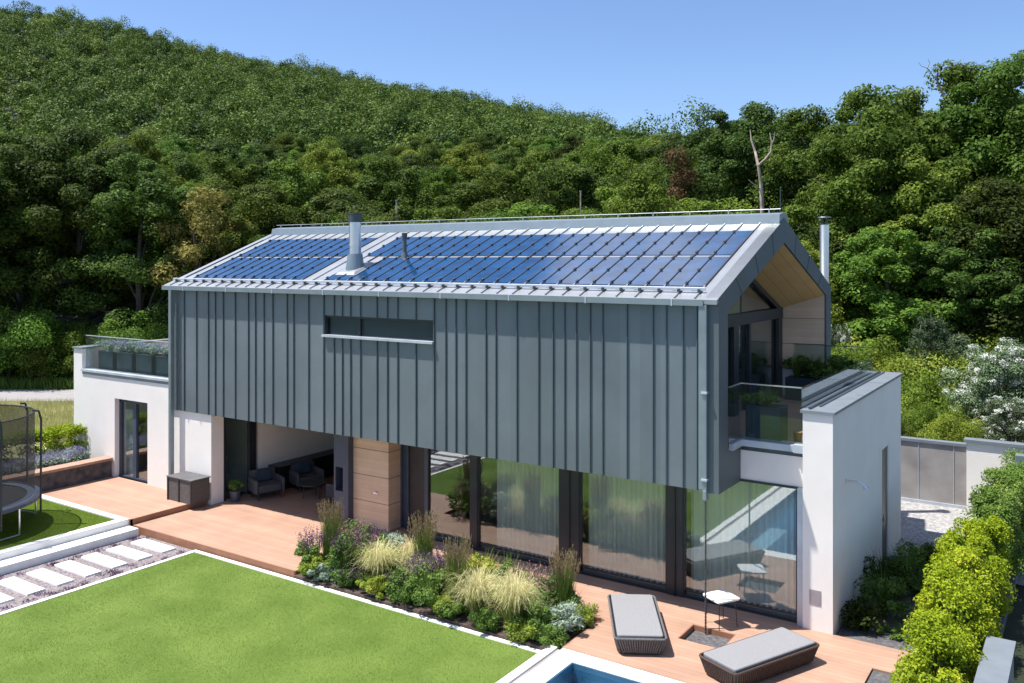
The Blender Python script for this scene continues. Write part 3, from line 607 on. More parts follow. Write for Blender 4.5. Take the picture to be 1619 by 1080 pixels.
def make_tree(name, label, cat, group, seed, H, rad, z0, leaf, npuff=46, per=300, size=.17, pr=(.9, 1.6), bark='bark', loc=(0, 0, 0), shape=1., nl=8, tr=.22):
    rng = np.random.default_rng(seed); C = crown_pts(rng, npuff, H-.6, rad-.5, z0, shape)
    root = empty(name, loc, label, cat, group)
    V, F = puffs(C, pr[0]+(pr[1]-pr[0])*rng.random(npuff), per, size, rng)
    c = npmesh('crown', V, F, M[leaf], root)
    b = bark_mb(rng, H, tr, C, nl); 
    t = b.build('trunk', M[bark]); t.parent = root
    return root
def put(root, loc, s, rz, label=None, sz=None, leaf=None):
    c = copy_tree(root); c.location = loc; c.rotation_euler = (0, 0, rz); c.scale = (s, s, sz or s)
    if label: c['label'] = label
    if leaf:
        for ch in c.children:
            if ch.name.startswith('crown'): ch.material_slots[0].link = 'OBJECT'; ch.material_slots[0].material = M[leaf]
    return c
def blades(n, h, spread, droop, w, rng, base_r=.06, seg=4, pw=1.4):
    az = rng.random(n)*6.283; br = base_r*np.sqrt(rng.random(n)); ba = rng.random(n)*6.283
    hh = h*(.65+.45*rng.random(n)); sp = spread*(.25+.85*rng.random(n)); dr = droop*(.5+.8*rng.random(n))
    V = []; T = np.linspace(0, 1, seg+1)
    side = np.stack([-np.sin(az), np.cos(az), np.zeros(n)], 1)
    for t in T:
        rr = sp*t**pw; p = np.stack([br*np.cos(ba)+rr*np.cos(az), br*np.sin(ba)+rr*np.sin(az), hh*(t*(1+dr) - dr*t**2.2)], 1)
        ww = w*(1-.85*t)[None] if False else w*(1-.85*t); V += [p-side*ww, p+side*ww]
    V = np.stack(V, 1).reshape(-1, 3); m = 2*(seg+1); F = []
    for s in range(seg): F.append(np.stack([np.arange(n)*m+2*s, np.arange(n)*m+2*s+1, np.arange(n)*m+2*s+3, np.arange(n)*m+2*s+2], 1))
    return V, np.concatenate(F)
def merge(L_):
    V = []; F = []; mi = []; n = 0
    for k, (v, f) in enumerate(L_): V.append(v); F.append(f+n); n += len(v); mi.append(np.full(len(f), k))
    return np.concatenate(V), np.concatenate(F), np.concatenate(mi)
def reed(loc, h, label, seed):
    rng = np.random.default_rng(seed); root = empty('feather_reed_grass', loc, label, 'ornamental grass', 'tall feather reed grasses in the border')
    V, F = blades(620, h*.74, .20, .10, .009, rng, .17, 4, 1.7); npmesh('leaves', V, F, M['reed'], root)
    n = 110; az = rng.random(n)*6.28; b0 = .14*np.sqrt(rng.random(n)); lean = .05+.2*rng.random(n); hh = h*(.78+.25*rng.random(n))
    Vs = []; P = []; 
    for t in (0, .55, 1): P.append(np.stack([(b0+lean*t**1.5)*np.cos(az), (b0+lean*t**1.5)*np.sin(az), hh*t], 1))
    side = np.stack([-np.sin(az), np.cos(az), 0*az], 1)
    V = np.stack([P[0]-side*.004, P[0]+side*.004, P[1]-side*.004, P[1]+side*.004, P[2]-side*.002, P[2]+side*.002], 1).reshape(-1, 3)
    i = np.arange(n)*6; F = np.concatenate([np.stack([i, i+1, i+3, i+2], 1), np.stack([i+2, i+3, i+5, i+4], 1)])
    tt = rng.random((n, 12))*.22+.78; q = P[1][:, None]+(P[2]-P[1])[:, None]*((tt-.55)/.45)[..., None]
    q = q.reshape(-1, 3)+rng.normal(size=(n*12, 3))*.006; N = unit(rng.normal(size=q.shape)*[1, 1, .2])
    tz = np.tile([[0, 0, 1.]], (len(q), 1)); s = .028; bb = np.cross(N, tz)
    V2 = np.stack([q+tz*s, q+bb*s*.35, q-tz*s, q-bb*s*.35], 1).reshape(-1, 3); F2 = np.arange(len(V2)).reshape(-1, 4)
    V3, F3, mi = merge([(V, F), (V2, F2)]); npmesh('plumes', V3, F3, [M['reed'], M['plume']], root, mi=mi)
    return root
def fountain(loc, h, r, label, seed, n=620):
    rng = np.random.default_rng(seed); root = empty('feather_grass', loc, label, 'ornamental grass', 'pale arching feather grasses in the border')
    V, F = blades(n, h*.8, r, 2.3, .0055, rng, .12, 6, 1.25); npmesh('plumes', V, F, M['straw'], root)
    V, F = blades(420, h*.82, r*.75, .9, .007, rng, .12, 4, 1.3); npmesh('leaves', V, F, M['leaf_lime'], root)
    return root
def leafy(name, loc, h, r, leaf, label, cat, seed, flower=None, nl=900, size=.035, nf=50, fh=.3, group=None, fs=.014, npuff=10, per=None):
    rng = np.random.default_rng(seed); root = empty(name, loc, label, cat, group)
    C = crown_pts(rng, npuff, h*.95, r*.9, h*.05); V, F = puffs(C, (.16+.28*rng.random(npuff))*min(r, h)*1.15, (per or nl//npuff), size, rng, .8)
    V[:, 2] = np.maximum(V[:, 2], .01)
    # stems
    az = rng.random(26)*6.28; Vs, Fs = blades(130, h*1.02, r*1.05, .25, .009, rng, .08, 3)
    V, F, mi = merge([(V, F), (Vs, Fs)]); npmesh('leaves', V, F, M[leaf], root)
    if flower:
        az = rng.random(nf)*6.28; rr = r*np.sqrt(rng.random(nf)); h0 = h*(.75+.2*rng.random(nf)); tilt = rng.normal(size=(nf, 2))*.06
        q = 14; tt = rng.random((nf, q)); px = (rr*np.cos(az)*.8)[:, None]+tilt[:, :1]*tt; py = (rr*np.sin(az)*.8)[:, None]+tilt[:, 1:]*tt; pz = (h0-.1)[:, None]+fh*tt*(.7+.5*rng.random((nf, 1)))
        P = np.stack([px, py, pz], -1).reshape(-1, 3)+rng.normal(size=(nf*q, 3))*.009
        V, F = cards(P, unit(rng.normal(size=P.shape)), fs, rng, .8); npmesh('flowers', V, F, M[flower], root)
    return root
# ---------------------------------------------------------------- forest
G_ = 'trees of the wood behind the house'
prot = [
 make_tree('oak_tree', 'x', 'tree', G_, 11, 13.5, 3.7, 2.6, 'leaf_mid', 105, 470, .088, (.4, 1.05)),
 make_tree('oak_tree', 'x', 'tree', G_, 12, 12.5, 3.4, 2.0, 'leaf_mid', 92, 470, .085, (.4, 1.0)),
 make_tree('oak_tree', 'x', 'tree', G_, 13, 14.5, 3.3, 2.4, 'leaf_dark', 98, 460, .088, (.4, .95)),
 make_tree('beech_tree', 'x', 'tree', G_, 14, 12.0, 3.1, 1.6, 'leaf_light', 88, 450, .082, (.4, .9)),
 make_tree('beech_tree', 'x', 'tree', G_, 15, 15.0, 4.0, 2.2, 'leaf_dark', 120, 470, .092, (.45, 1.1)),
]
PH = [13.5, 12.5, 14.5, 12.0, 15.0]
used = set()
def plant(i, k, u, H, label, rz, leaf=None, wide=1., dz=0):
    x, y = ku(k, u); z = float(hgt(x, y))-.1+dz; s = H/PH[i]
    if i not in used:
        used.add(i); o = prot[i]; o.location = (x, y, z); o.scale = (s*wide, s*wide, s); o.rotation_euler = (0, 0, rz); o['label'] = label
        if leaf: o.children[0].data.materials[0] = M[leaf] if 'crown' in o.children[0].name else o.children[0].data.materials[0]
        return o
    return put(prot[i], (x, y, z), s*wide, rz, label, s, leaf)
rng = np.random.default_rng(5)
def ztop(k, v): return 7.2 + (412-v)/1379*k
EU = [-400, 0, 150, 300, 500, 700, 900, 950, 1000, 1060, 1130, 1200, 1260, 1320, 1400, 1450, 1500, 1550, 1619, 2000]
EV = [160, 185, 195, 205, 205, 200, 205, 198, 196, 190, 174, 156, 160, 148, 128, 112, 100, 84, 74, 60]
# front row, read off the photograph: bearing, depth, top row, kind, material
front = [(-90, 47, 175, 4, 'leaf_dark', 'tall dark leafy tree at the left frame edge beyond the road'),
 (35, 49, 205, 2, 'leaf_dark', 'dark tall tree left of the white wing, nearest the left frame edge'),
 (140, 50, 190, 4, 'leaf_dark', 'broad dark tree rising behind the planted left terrace'),
 (225, 47.5, 235, 2, 'leaf_dark', 'dark shaded tree just left of the metal box and its roof'),
 (300, 52, 285, 0, 'leaf_mid', 'green tree behind the left end of the solar roof'),
 (395, 50, 270, 1, 'leaf_mid', 'rounded green tree above the left end of the ridge'),
 (470, 54, 250, 0, 'leaf_mid', 'green tree just left of the steel chimney top'),
 (530, 50, 285, 1, 'leaf_dark', 'dark green tree right behind the steel chimney'),
 (615, 56, 240, 2, 'leaf_mid', 'tree with dark crown right of the steel chimney'),
 (690, 51, 300, 3, 'leaf_light', 'low bright yellow green tree above the middle of the ridge'),
 (765, 56, 262, 0, 'leaf_mid', 'rounded green tree above the middle of the ridge'),
 (840, 50, 290, 3, 'leaf_light', 'feathery light green tree above the ridge'),
 (905, 57, 245, 1, 'leaf_dark', 'dark tree behind the thin mast in the wood'),
 (975, 53, 262, 3, 'leaf_mid', 'olive green tree left of the reddish tree'),
 (1050, 58, 215, 2, 'leaf_dark', 'dark tree below the reddish brown tree crown'),
 (1110, 52, 300, 1, 'leaf_mid', 'low green tree above the right half of the ridge'),
 (1130, 64, 168, 0, 'leaf_dark', 'tall tree left of the bare pale trunk'),
 (1215, 60, 156, 4, 'leaf_dark', 'tall tree with the bare pale trunk in front of it'),
 (1290, 56, 165, 4, 'leaf_mid', 'tall green tree above the stove pipe'),
 (1330, 48, 250, 3, 'leaf_mid', 'bright green tree right behind the stove pipe'),
 (1395, 50, 130, 4, 'leaf_mid', 'big green tree right of the stove pipe'),
 (1470, 46, 240, 0, 'leaf_mid', 'lower green tree in front of the tallest trees on the right'),
 (1500, 52, 100, 4, 'leaf_mid', 'tall tree with dead twigs at its top on the right'),
 (1590, 49, 72, 4, 'leaf_mid', 'tallest tree at the right frame edge'),
 (1600, 43, 260, 1, 'leaf_dark', 'lower dark tree above the white flowering bushes'),
 (1700, 45, 120, 4, 'leaf_mid', 'tree reaching past the right frame edge'),
 (1400, 43.5, 330, 3, 'leaf_mid', 'rounded lower tree right of the gable'),
 (1520, 42.5, 340, 2, 'leaf_dark', 'dark low crowned tree behind the young pine')]
for (u, k, v, i, lf, lab) in front:
    x, y = ku(k, u); H_ = ztop(k, v)-float(hgt(x, y)); plant(i, k, u, H_, lab, rng.random()*6.28, lf, wide=min(1.35, max(1.05, 15/H_)))
occ = [ku(k, u) for (u, k, *_) in front]
kinds = {'leaf_dark': 'dark green tree standing deep in the wood behind the house', 'leaf_mid': 'mid green tree standing deep in the wood behind the house', 'leaf_light': 'light green tree standing deep in the wood behind the house'}
cnt = 0; tries = 0
while cnt < 205 and tries < 9000:
    tries += 1; k = 56 + 84*rng.random()**.8; r = rng.uniform(-.66, .66); u = 809.5+1379*r
    if k*abs(r) > 95: continue
    x, y = ku(k, u); md = 4.2 + .02*k
    if any((x-a)**2+(y-c)**2 < md*md for a, c in occ): continue
    z = float(hgt(x, y)); vcap = np.interp(u, EU, EV)+rng.uniform(0, 40); H_ = min(rng.uniform(8.5, 15) if k > 85 else rng.uniform(12, 18.5), ztop(k, vcap)-z)
    if H_ < 6: continue
    occ.append((x, y)); q = rng.random()
    lf = 'leaf_dark' if q < .36 else ('leaf_mid' if q < .88 else 'leaf_light'); i = int(rng.integers(0, 5))
    plant(i, k, u, H_, kinds[lf], rng.random()*6.28, lf, wide=rng.uniform(.95, 1.2)*min(1.2, 12.5/H_)); cnt += 1
# special trees
def special(name, u, k, v, leaf, label, seed, rad=3.6, z0=2, **kw):
    x, y = ku(k, u); z = float(hgt(x, y))-.1; return make_tree(name, label, 'tree', None, seed, ztop(k, v)-z, rad, z0, leaf, loc=(x, y, z), **kw)
special('acacia_tree', 318, 46.5, 268, 'leaf_yellow', 'yellowing tree with pale gold foliage left of the solar roof', 31, 2.5, 1.5, npuff=30, per=330, size=.09, pr=(.5, .95))
special('oak_tree', 1068, 55, 184, 'leaf_rust', 'tree with reddish brown crown at the skyline', 32, 2.0, 5, npuff=22, per=380, size=.10, pr=(.6, 1.1))
special('acacia_tree', 1010, 49, 228, 'leaf_light', 'slender olive tree with a loose crown left of the reddish tree', 33, 2.2, 4, npuff=24, per=420, size=.085, pr=(.5, 1.0))
# dead forked tree
x, y = ku(50, 1205); z = float(hgt(x, y))-.2; zt_ = lambda v: ztop(50, v)
w1 = 50/1379
def dp(u, v, d=0):
    a = ku(50+d, u); return (a[0], a[1], ztop(50+d, v))
root = empty('dead_tree', (x, y, z), 'bare pale forked trunk of a dead tree in front of the wood', 'dead tree')
b = MB().path([(x, y, z), dp(1205, 330), dp(1203, 290), dp(1199, 262)], [.14, .12, .10, .08], 9)
b.build('trunk', M['palebark'], root)
for P_, r_ in (([dp(1199, 262), dp(1194, 240, .4), dp(1188, 222, .5), dp(1186, 205, .6)], [.09, .07, .05, .02]), ([dp(1199, 262), dp(1210, 252, -.3), dp(1219, 240, -.4), dp(1220, 224, -.4), dp(1217, 210, -.3)], [.085, .07, .06, .04, .02]), ([dp(1220, 230), dp(1224, 218), dp(1225, 208)], [.035, .02, .01]), ([dp(1203, 300), dp(1190, 290, -.4), dp(1183, 284, -.4)], [.04, .025, .012])):
    MB().path(P_, r_, 7).build('branch', M['palebark'], root)
for (u, k, v0, v1, rr, lab) in ((918, 47, 345, 303, .05, 'thin pale post rising behind the middle of the ridge'), (627, 47, 352, 318, .06, 'thin grey post rising behind the ridge right of the steel chimney'), (1205, 36, 350, 322, .0, '')):
    if not lab: continue
    x, y = ku(k, u); z = float(hgt(x, y)); tag(MB().tube((x, y, z-.2), (x, y, ztop(k, v1)), rr, rr*.8, 8).tube((x, y, ztop(k, v1)), (x, y, ztop(k, v1)+.05), rr*1.2, n=8).build('post', M['palebark'], org=(x, y, z)), lab, 'post')
# dead twigs on the right skyline
x, y = ku(51, 1500); z = float(hgt(x, y)); root = empty('dead_tree', (x, y, z), 'leafless grey tree with twigs poking out of the skyline on the right', 'dead tree')
def dq(u, v, d=0):
    a = ku(50+d, u); return (a[0], a[1], ztop(50+d, v))
MB().path([(x, y, z), dq(1496, 160), dq(1480, 125)], [.15, .08, .035], 7).build('trunk', M['palebark'], root)
for P_ in ([dq(1480, 125), dq(1466, 108), dq(1456, 104), dq(1452, 98)], [dq(1480, 125), dq(1487, 105), dq(1484, 99)], [dq(1466, 108), dq(1470, 99), dq(1467, 93)], [dq(1496, 160), dq(1515, 120), dq(1522, 100), dq(1524, 92)], [dq(1515, 120), dq(1505, 98)]):
    MB().path(P_, [.035-.03*i/(len(P_)-1) for i in range(len(P_))], 6).build('branch', M['palebark'], root)
# young pine and bare sapling on the right
def conifer(u, k, vt, label, seed, wid):
    rng = np.random.default_rng(seed); x, y = ku(k, u); z = float(hgt(x, y)); H_ = ztop(k, vt)-z; root = empty('young_pine', (x, y, z), label, 'conifer')
    b = MB().tube((x, y, z-.2), (x, y, z+H_*.97), .09, .02, 8); b.build('trunk', M['bark'], root)
    P = []; n = 9
    for lv in range(n):
        t = lv/n; zz = H_*(.12+.84*t); rr = wid*(1-t)**.8+.15
        for a in range(7):
            az = a*.9+lv*.5+rng.random()*.4
            for s in np.linspace(.15, 1, 9): P.append((math.cos(az)*rr*s, math.sin(az)*rr*s, zz+s*s*rr*.28))
    P = np.array(P); P = np.repeat(P, 22, 0)+rng.normal(size=(len(P)*22, 3))*.10
    V, F = cards(P, unit(rng.normal(size=P.shape)), .10, rng, .14); npmesh('crown', V, F, M['leaf_pine'], root)
conifer(1472, 37, 488, 'young grey green pine among the bushes right of the gable', 41, 1.5)
conifer(1516, 39, 520, 'smaller young pine right of the grey green pine', 42, .9)
# shrubs: prototypes and copies
SG = 'bushes at the edge of the wood'
def make_shrub(seed, H, rad, leaf, npuff=34, per=420, size=.045, pr=(.35, .75), fl=None, name='bush'):
    rng = np.random.default_rng(seed); root = empty(name, (0, 0, 0), 'x', 'bush', SG); C = crown_pts(rng, npuff, H-.2, rad-.25, .15)
    V, F = puffs(C, pr[0]+(pr[1]-pr[0])*rng.random(npuff), per, size, rng, .85); npmesh('crown', V, F, M[leaf], root)
    b = MB()
    for j in range(9): c = C[rng.integers(0, npuff)]; b.path([(rng.normal()*.12, rng.normal()*.12, -.2), (c[0]*.5, c[1]*.5, c[2]*.6), tuple(c)], [.05, .035, .012], 5)
    t = b.build('stems', M['bark']); t.parent = root
    if fl:
        C2 = np.repeat(C, 3, 0); C2 = C2+unit(rng.normal(size=C2.shape)+[0, 0, .5])*.55; V, F = puffs(C2, np.full(len(C2), .16), int(per*.13), size*.75, rng, .9, .5); npmesh('flowers', V, F, M[fl], root)
    return root
sh = [make_shrub(51, 2.6, 1.7, 'leaf_light'), make_shrub(52, 2.2, 1.5, 'leaf_lime'), make_shrub(53, 3.0, 1.6, 'leaf_mid'), make_shrub(54, 4.2, 2.3, 'leaf_pine', 56, 460, .048, (.35, .7), 'flower_white', 'flowering_bush')]
SHH = [2.6, 2.2, 3.0, 4.2]; sused = set()
def bush(i, k, u, H, label, wide=1.):
    x, y = ku(k, u); z = float(hgt(x, y))-.05; s = H/SHH[i]
    if i not in sused: sused.add(i); o = sh[i]; o.location = (x, y, z); o.scale = (s*wide, s*wide, s); o['label'] = label; o.rotation_euler = (0, 0, u)
    else: o = put(sh[i], (x, y, z), s*wide, u*1.7, label, s)
    if i == 3: o['group'] = 'white flowering bushes behind the boundary wall'; o['category'] = 'flowering bush'
    return o
for (u, k, v, lab) in ((1588, 34, 545, 'large white flowering bush above the white boundary wall'), (1640, 35.5, 535, 'white flowering bush cut by the right frame edge'), (1612, 31.5, 632, 'lower white flowering bush close behind the white wall'), (1560, 36, 578, 'small white flowering bush left of the large one'), (1328, 41, 515, 'pale leaved bush just right of the gable edge')):
    x, y = ku(k, u); bush(3, k, u, ztop(k, v)-float(hgt(x, y)), lab, (.35 if u < 1400 else 1.0) if v < 600 else 1.3)
rng = np.random.default_rng(77)
sl = ['light green bush in the rough meadow right of the house', 'yellow green bush in the rough meadow right of the house', 'mid green bush in the rough meadow right of the house']
n_ = 0
for kk, n in ((30.5, 9), (33, 10), (36, 11), (39.5, 12), (43, 13)):
    for j in range(n):
        u = 1335 + (1640-1335)*(j+rng.random())/n
        if u > 1535 and kk < 39: continue
        i = int(rng.choice([0, 1, 0, 2, 0, 1])); bush(i, kk+rng.random()*2, u, {30.5: 2.1, 33: 2.9, 36: 3.7, 39.5: 4.1, 43: 4.6}[kk]*rng.uniform(.6, 1.08), sl[i], rng.uniform(.75, 1.0))
dl = ['light green bush at the foot of the wood behind the house', 'yellow green bush at the foot of the wood behind the house', 'mid green bush at the foot of the wood behind the house']
for j in range(34):
    u = 380+(1300-380)*(j+rng.random())/34; i = int(rng.choice([0, 2, 2, 0, 1])); k = 44+rng.random()*4
    x, y = ku(k, u); H_ = ztop(k, rng.uniform(322, 372))-float(hgt(x, y)); plant([0, 1, 3, 1, 0][j % 5], k, u, H_, dl[i].replace('bush', 'young tree'), u, ['leaf_mid', 'leaf_mid', 'leaf_light', 'leaf_dark', 'leaf_mid'][j % 5], wide=1.15)
for j in range(12):
    u = -80+330*(j+rng.random())/12; bush(2, 45+rng.random()*3, u, rng.uniform(2.2, 4.5), 'mid green bush in the shade beyond the road')
# far wood on the hill: one mass
rng = np.random.default_rng(8)
Cs = []; n = 0
kk = 128 + 225*rng.random(17000)**.85; rr = rng.uniform(-.68, .30, 17000)
X_, Y_ = kk*(CA*rr-SA), kk*(SA*rr+CA)
keep = []; cell = {}
for i in range(len(kk)):
    key = (int(X_[i]//5.2), int(Y_[i]//5.2))
    if key in cell: continue
    cell[key] = 1; keep.append(i)
X_, Y_, kk = X_[keep], Y_[keep], kk[keep]; Z_ = hgt(X_, Y_); nT = len(X_)
Ht = rng.uniform(6.5, 12.5, nT)*np.where(rng.random(nT) < .07, 1.3, 1); q = 7
A = rng.normal(size=(nT, q, 3)); A /= np.linalg.norm(A, axis=2, keepdims=True); A[..., 2] = np.abs(A[..., 2])*1.0-.15
C = np.stack([X_, Y_, Z_+Ht*.62], 1)[:, None]+A*np.stack([Ht*.21, Ht*.21, Ht*.30], 1)[:, None]*(.6+.5*rng.random((nT, q, 1)))
V, F = puffs(C.reshape(-1, 3), np.repeat(Ht*.15, q)*(.8+.5*rng.random(nT*q)), 76, .27, rng, .95, .4)
far = npmesh('hill_wood', V, F, M['leaf_far']); tag(far, 'dense leafy wood covering the whole hillside up to the skyline', 'wood', kind='stuff')
# rough meadow grass
def scatter_grass(name, label, n, fn, h, w, m, seed):
    rng = np.random.default_rng(seed); P = fn(rng, n); n = len(P); az = rng.random(n)*6.28; t = np.stack([np.cos(az), np.sin(az), 0*az], 1)*w; lean = rng.normal(size=(n, 3))*h*.3; lean[:, 2] = 0; hh = (h*(.5+rng.random(n)))[:, None]*np.array([[0, 0, 1]])
    V = np.stack([P-t, P+t, P+lean+hh], 1).reshape(-1, 3); F = np.arange(3*n).reshape(n, 3); o = npmesh(name, V, F, m); return tag(o, label, 'grass', kind='stuff')
def fa(rng, n):
    k = rng.uniform(31, 40.3, n); u = rng.uniform(-150, 330, n); r = (u-809.5)/1379; x = k*(CA*r-SA); y = k*(SA*r+CA); ok = x < -29.1; x, y = x[ok], y[ok]; return np.stack([x, y, 0*x+.61], 1)
scatter_grass('meadow_grass', 'tall dry yellow green grass between the road and the white wing', 45000, fa, .24, .010, M['meadow'], 1)
def fb(rng, n):
    k = rng.uniform(29.5, 46, n); u = rng.uniform(1300, 1700, n); r = (u-809.5)/1379; x = k*(CA*r-SA); y = k*(SA*r+CA); ok = y > 28.9; x, y = x[ok], y[ok]; return np.stack([x, y, hgt(x, y)-.02], 1)
scatter_grass('meadow_grass', 'rough yellow green meadow growth behind the boundary wall', 50000, fb, .6, .02, M['meadow'], 2)
def fl(rng, n):
    return np.stack([rng.uniform(-18.84, -8.64, n), rng.uniform(6.5, 13.84, n), np.full(n, -.165)], 1)
scatter_grass('lawn_grass', 'short bright green grass of the main lawn', 190000, fl, .018, .0045, M['blade'], 3)
def fu(rng, n):
    return np.stack([rng.uniform(-26.5, -22.1, n), rng.uniform(7.5, 13.7, n), np.full(n, .14)], 1)
o = scatter_grass('lawn_grass', 'short green grass of the raised lawn below the trampoline', 70000, fu, .022, .005, M['leaf_box'], 4)
def fd(rng, n):
    k = rng.uniform(44.3, 52, n); u = rng.uniform(-150, 330, n); r = (u-809.5)/1379; x = k*(CA*r-SA); y = k*(SA*r+CA); return np.stack([x, y, hgt(x, y)-.02], 1)
scatter_grass('verge_grass', 'shaded undergrowth between the road and the wood', 40000, fd, .5, .03, M['leaf_green'], 5)
# ---------------------------------------------------------------- boundary walls
w = MB().box(-6.9, -3.06, 28.42, 28.62, -.2, 1.78); o = w.build('concrete_wall', M['concrete'], org=(-5, 28.5, 0)); tag(o, 'weathered grey concrete wall behind the gravel yard', 'wall')
MB().box(-6.9, -3.06, 28.38, 28.66, 1.78, 1.86).build('wall_cap', M['capstone'], o)
b = MB(); 
for x in (-6.2, -5.35, -4.35, -3.4): b.box(x-.008, x+.008, 28.405, 28.42, .0, 1.78)
b.box(-6.9, -3.06, 28.37, 28.42, -.1, .06); b.build('wall_joint', M['flash'], o)
w = MB().box(-3.05, 6, 28.24, 28.5, -.2, 1.96); o = w.build('white_wall', M['render'], org=(-1, 28.3, 0)); tag(o, 'white rendered boundary wall right of the concrete wall', 'wall')
MB().box(-3.12, 6, 28.18, 28.56, 1.96, 2.04).build('wall_cap', M['capstone'], o)
o = MB().box(-1.75, -.9, 26.9, 27.2, -.1, 2.0).build('garden_cabinet', M['trim'], org=(-1.3, 27, 0), bevel=.02); tag(o, 'grey cabinet against the white boundary wall behind the hedge', 'cabinet')
# stone retaining wall at the left with timber cap
w = MB().box(-27.0, -26.64, -4, 16.42, -.2, .70); o = w.build('stone_wall', M['stone'], org=(-26.8, 12, 0)); tag(o, 'low dark stone retaining wall with a timber seat on top', 'retaining wall')
MB().box(-27.05, -26.56, -4, 16.42, .70, .78).build('timber_cap', M['deck'], o)
# low wall cap bottom right
w = MB().box(-1.44, -1.08, 8, 16.35, -.2, .93); o = w.build('planter_wall', M['concrete'], org=(-1.26, 14, 0)); tag(o, 'low grey stone wall beside the hedge at the lower right', 'wall')
MB().box(-1.47, -1.05, 8, 16.4, .93, .985).build('wall_cap', M['capstone'], o)
# ---------------------------------------------------------------- hedge on the right: single plants in a row
rng = np.random.default_rng(21)
hl = ['nearest', 'second', 'third', 'fourth', 'fifth', 'sixth', 'seventh', 'eighth', 'ninth', 'tenth']
ys = np.linspace(13.9, 27.3, 10)
hx = [-2.0, -2.05, -2.0, -2.1, -2.05, -2.0, -1.9, -1.75, -1.6, -1.5]
hh = [1.3, 1.55, 1.65, 1.75, 1.75, 1.7, 1.8, 1.9, 1.95, 2.0]
for i, y in enumerate(ys):
    lf = 'leaf_hedge' if i < 6 else 'leaf_hedge2'; z0 = -.04
    root = empty('hedge_plant', (hx[i], y, z0), f'{hl[i]} plant of the {"yellow green" if i < 6 else "darker green"} hedge along the right side, counted from the camera', 'hedge plant', 'hedge plants along the right side')
    n_ = 54; t_ = rng.random(n_)**.85; tp = (1-.38*t_**2); az_ = rng.random(n_)*6.28; q_ = np.sqrt(rng.random(n_))
    C = np.stack([np.cos(az_)*q_*.62*tp, np.sin(az_)*q_*1.0*tp, (hh[i]*rng.uniform(.92, 1.1))*(.08+.92*t_)-.1], 1)
    V, F = puffs(C, .11+.17*rng.random(n_), 340, .028, rng, 1.0, .5, .7); V[:, 2] = np.maximum(V[:, 2], .01)
    V2, F2 = puffs(C*[.6, .6, .85], np.full(n_, .2), 60, .05, rng, 1.0, 0, .8); V2[:, 2] = np.maximum(V2[:, 2], .01)
    V, F, mi = merge([(V, F), (V2, F2)]); npmesh('crown', V, F, [M[lf], M['leaf_green']], root, mi=mi)
    b = MB()
    for j in range(8): c = C[j*3]; b.path([(c[0]*.2, c[1]*.2, -.03), (c[0]*.6, c[1]*.6, c[2]*.6), tuple(c)], [.03, .02, .006], 5)
    t = b.build('stems', M['bark']); t.parent = root
# shady shrubs next to the white wing
for i, (x, y, h, r, lf, lab) in enumerate(((-3.75, 18.1, .55, .42, 'leaf_dark', 'small dark shrub at the near end of the shady bed'), (-3.55, 19.0, .8, .55, 'leaf_green', 'dark leafy shrub below the shower head'), (-3.75, 20.1, .9, .5, 'leaf_dark', 'dark bushy shrub in the middle of the shady bed'), (-3.5, 21.1, .75, .55, 'leaf_green', 'leafy shrub before the side door'), (-3.35, 22.2, .6, .5, 'leaf_dark', 'low dark shrub beside the curved edging'), (-2.95, 20.3, .55, .45, 'leaf_green', 'low green plant between wing and hedge'), (-2.75, 22.0, .7, .5, 'leaf_dark', 'dark shrub close to the hedge foot'), (-3.1, 18.2, .12, .4, 'leaf_green', 'flat green ground plant at the deck edge'))):
    leafy('shrub', (x, y, -.04), h, r, lf, lab, 'shrub', 200+i, nl=1500, size=.035, npuff=16)
# box hedge and lavender on the bank at the left
rng = np.random.default_rng(31); 
for i, y in enumerate(np.arange(8.5, 16.6, 1.3)):
    root = empty('box_hedge', (-28.6, y, .58), f'bright green clipped box plant behind the lavender, {["first","second","third","fourth","fifth","sixth","seventh"][i]} from the camera side', 'hedge plant', 'box plants behind the lavender')
    C = np.stack([rng.uniform(-.42, .42, 40), rng.uniform(-.62, .62, 40), rng.uniform(.05, .95, 40)], 1); C[:, 2] = np.where(rng.random(40) < .6, .92, C[:, 2])
    V, F = puffs(C, np.full(40, .2), 150, .035, rng, .9, .3, .5); npmesh('crown', V, F, M['leaf_box'], root)
    t = MB().tube((0, 0, -.03), (0, 0, .6), .03, n=6).build('stems', M['bark']); t.parent = root
for i, y in enumerate(np.arange(9.0, 16.4, .62)):
    x = -27.55+.12*rng.normal(); leafy('lavender', (x, y, .6), .42, .42, 'leaf_silver', 'lavender plant in the row behind the stone wall', 'lavender', 300+i, 'flower_lav', nl=500, size=.03, nf=60, fh=.22, group='lavender row behind the stone wall', fs=.016)
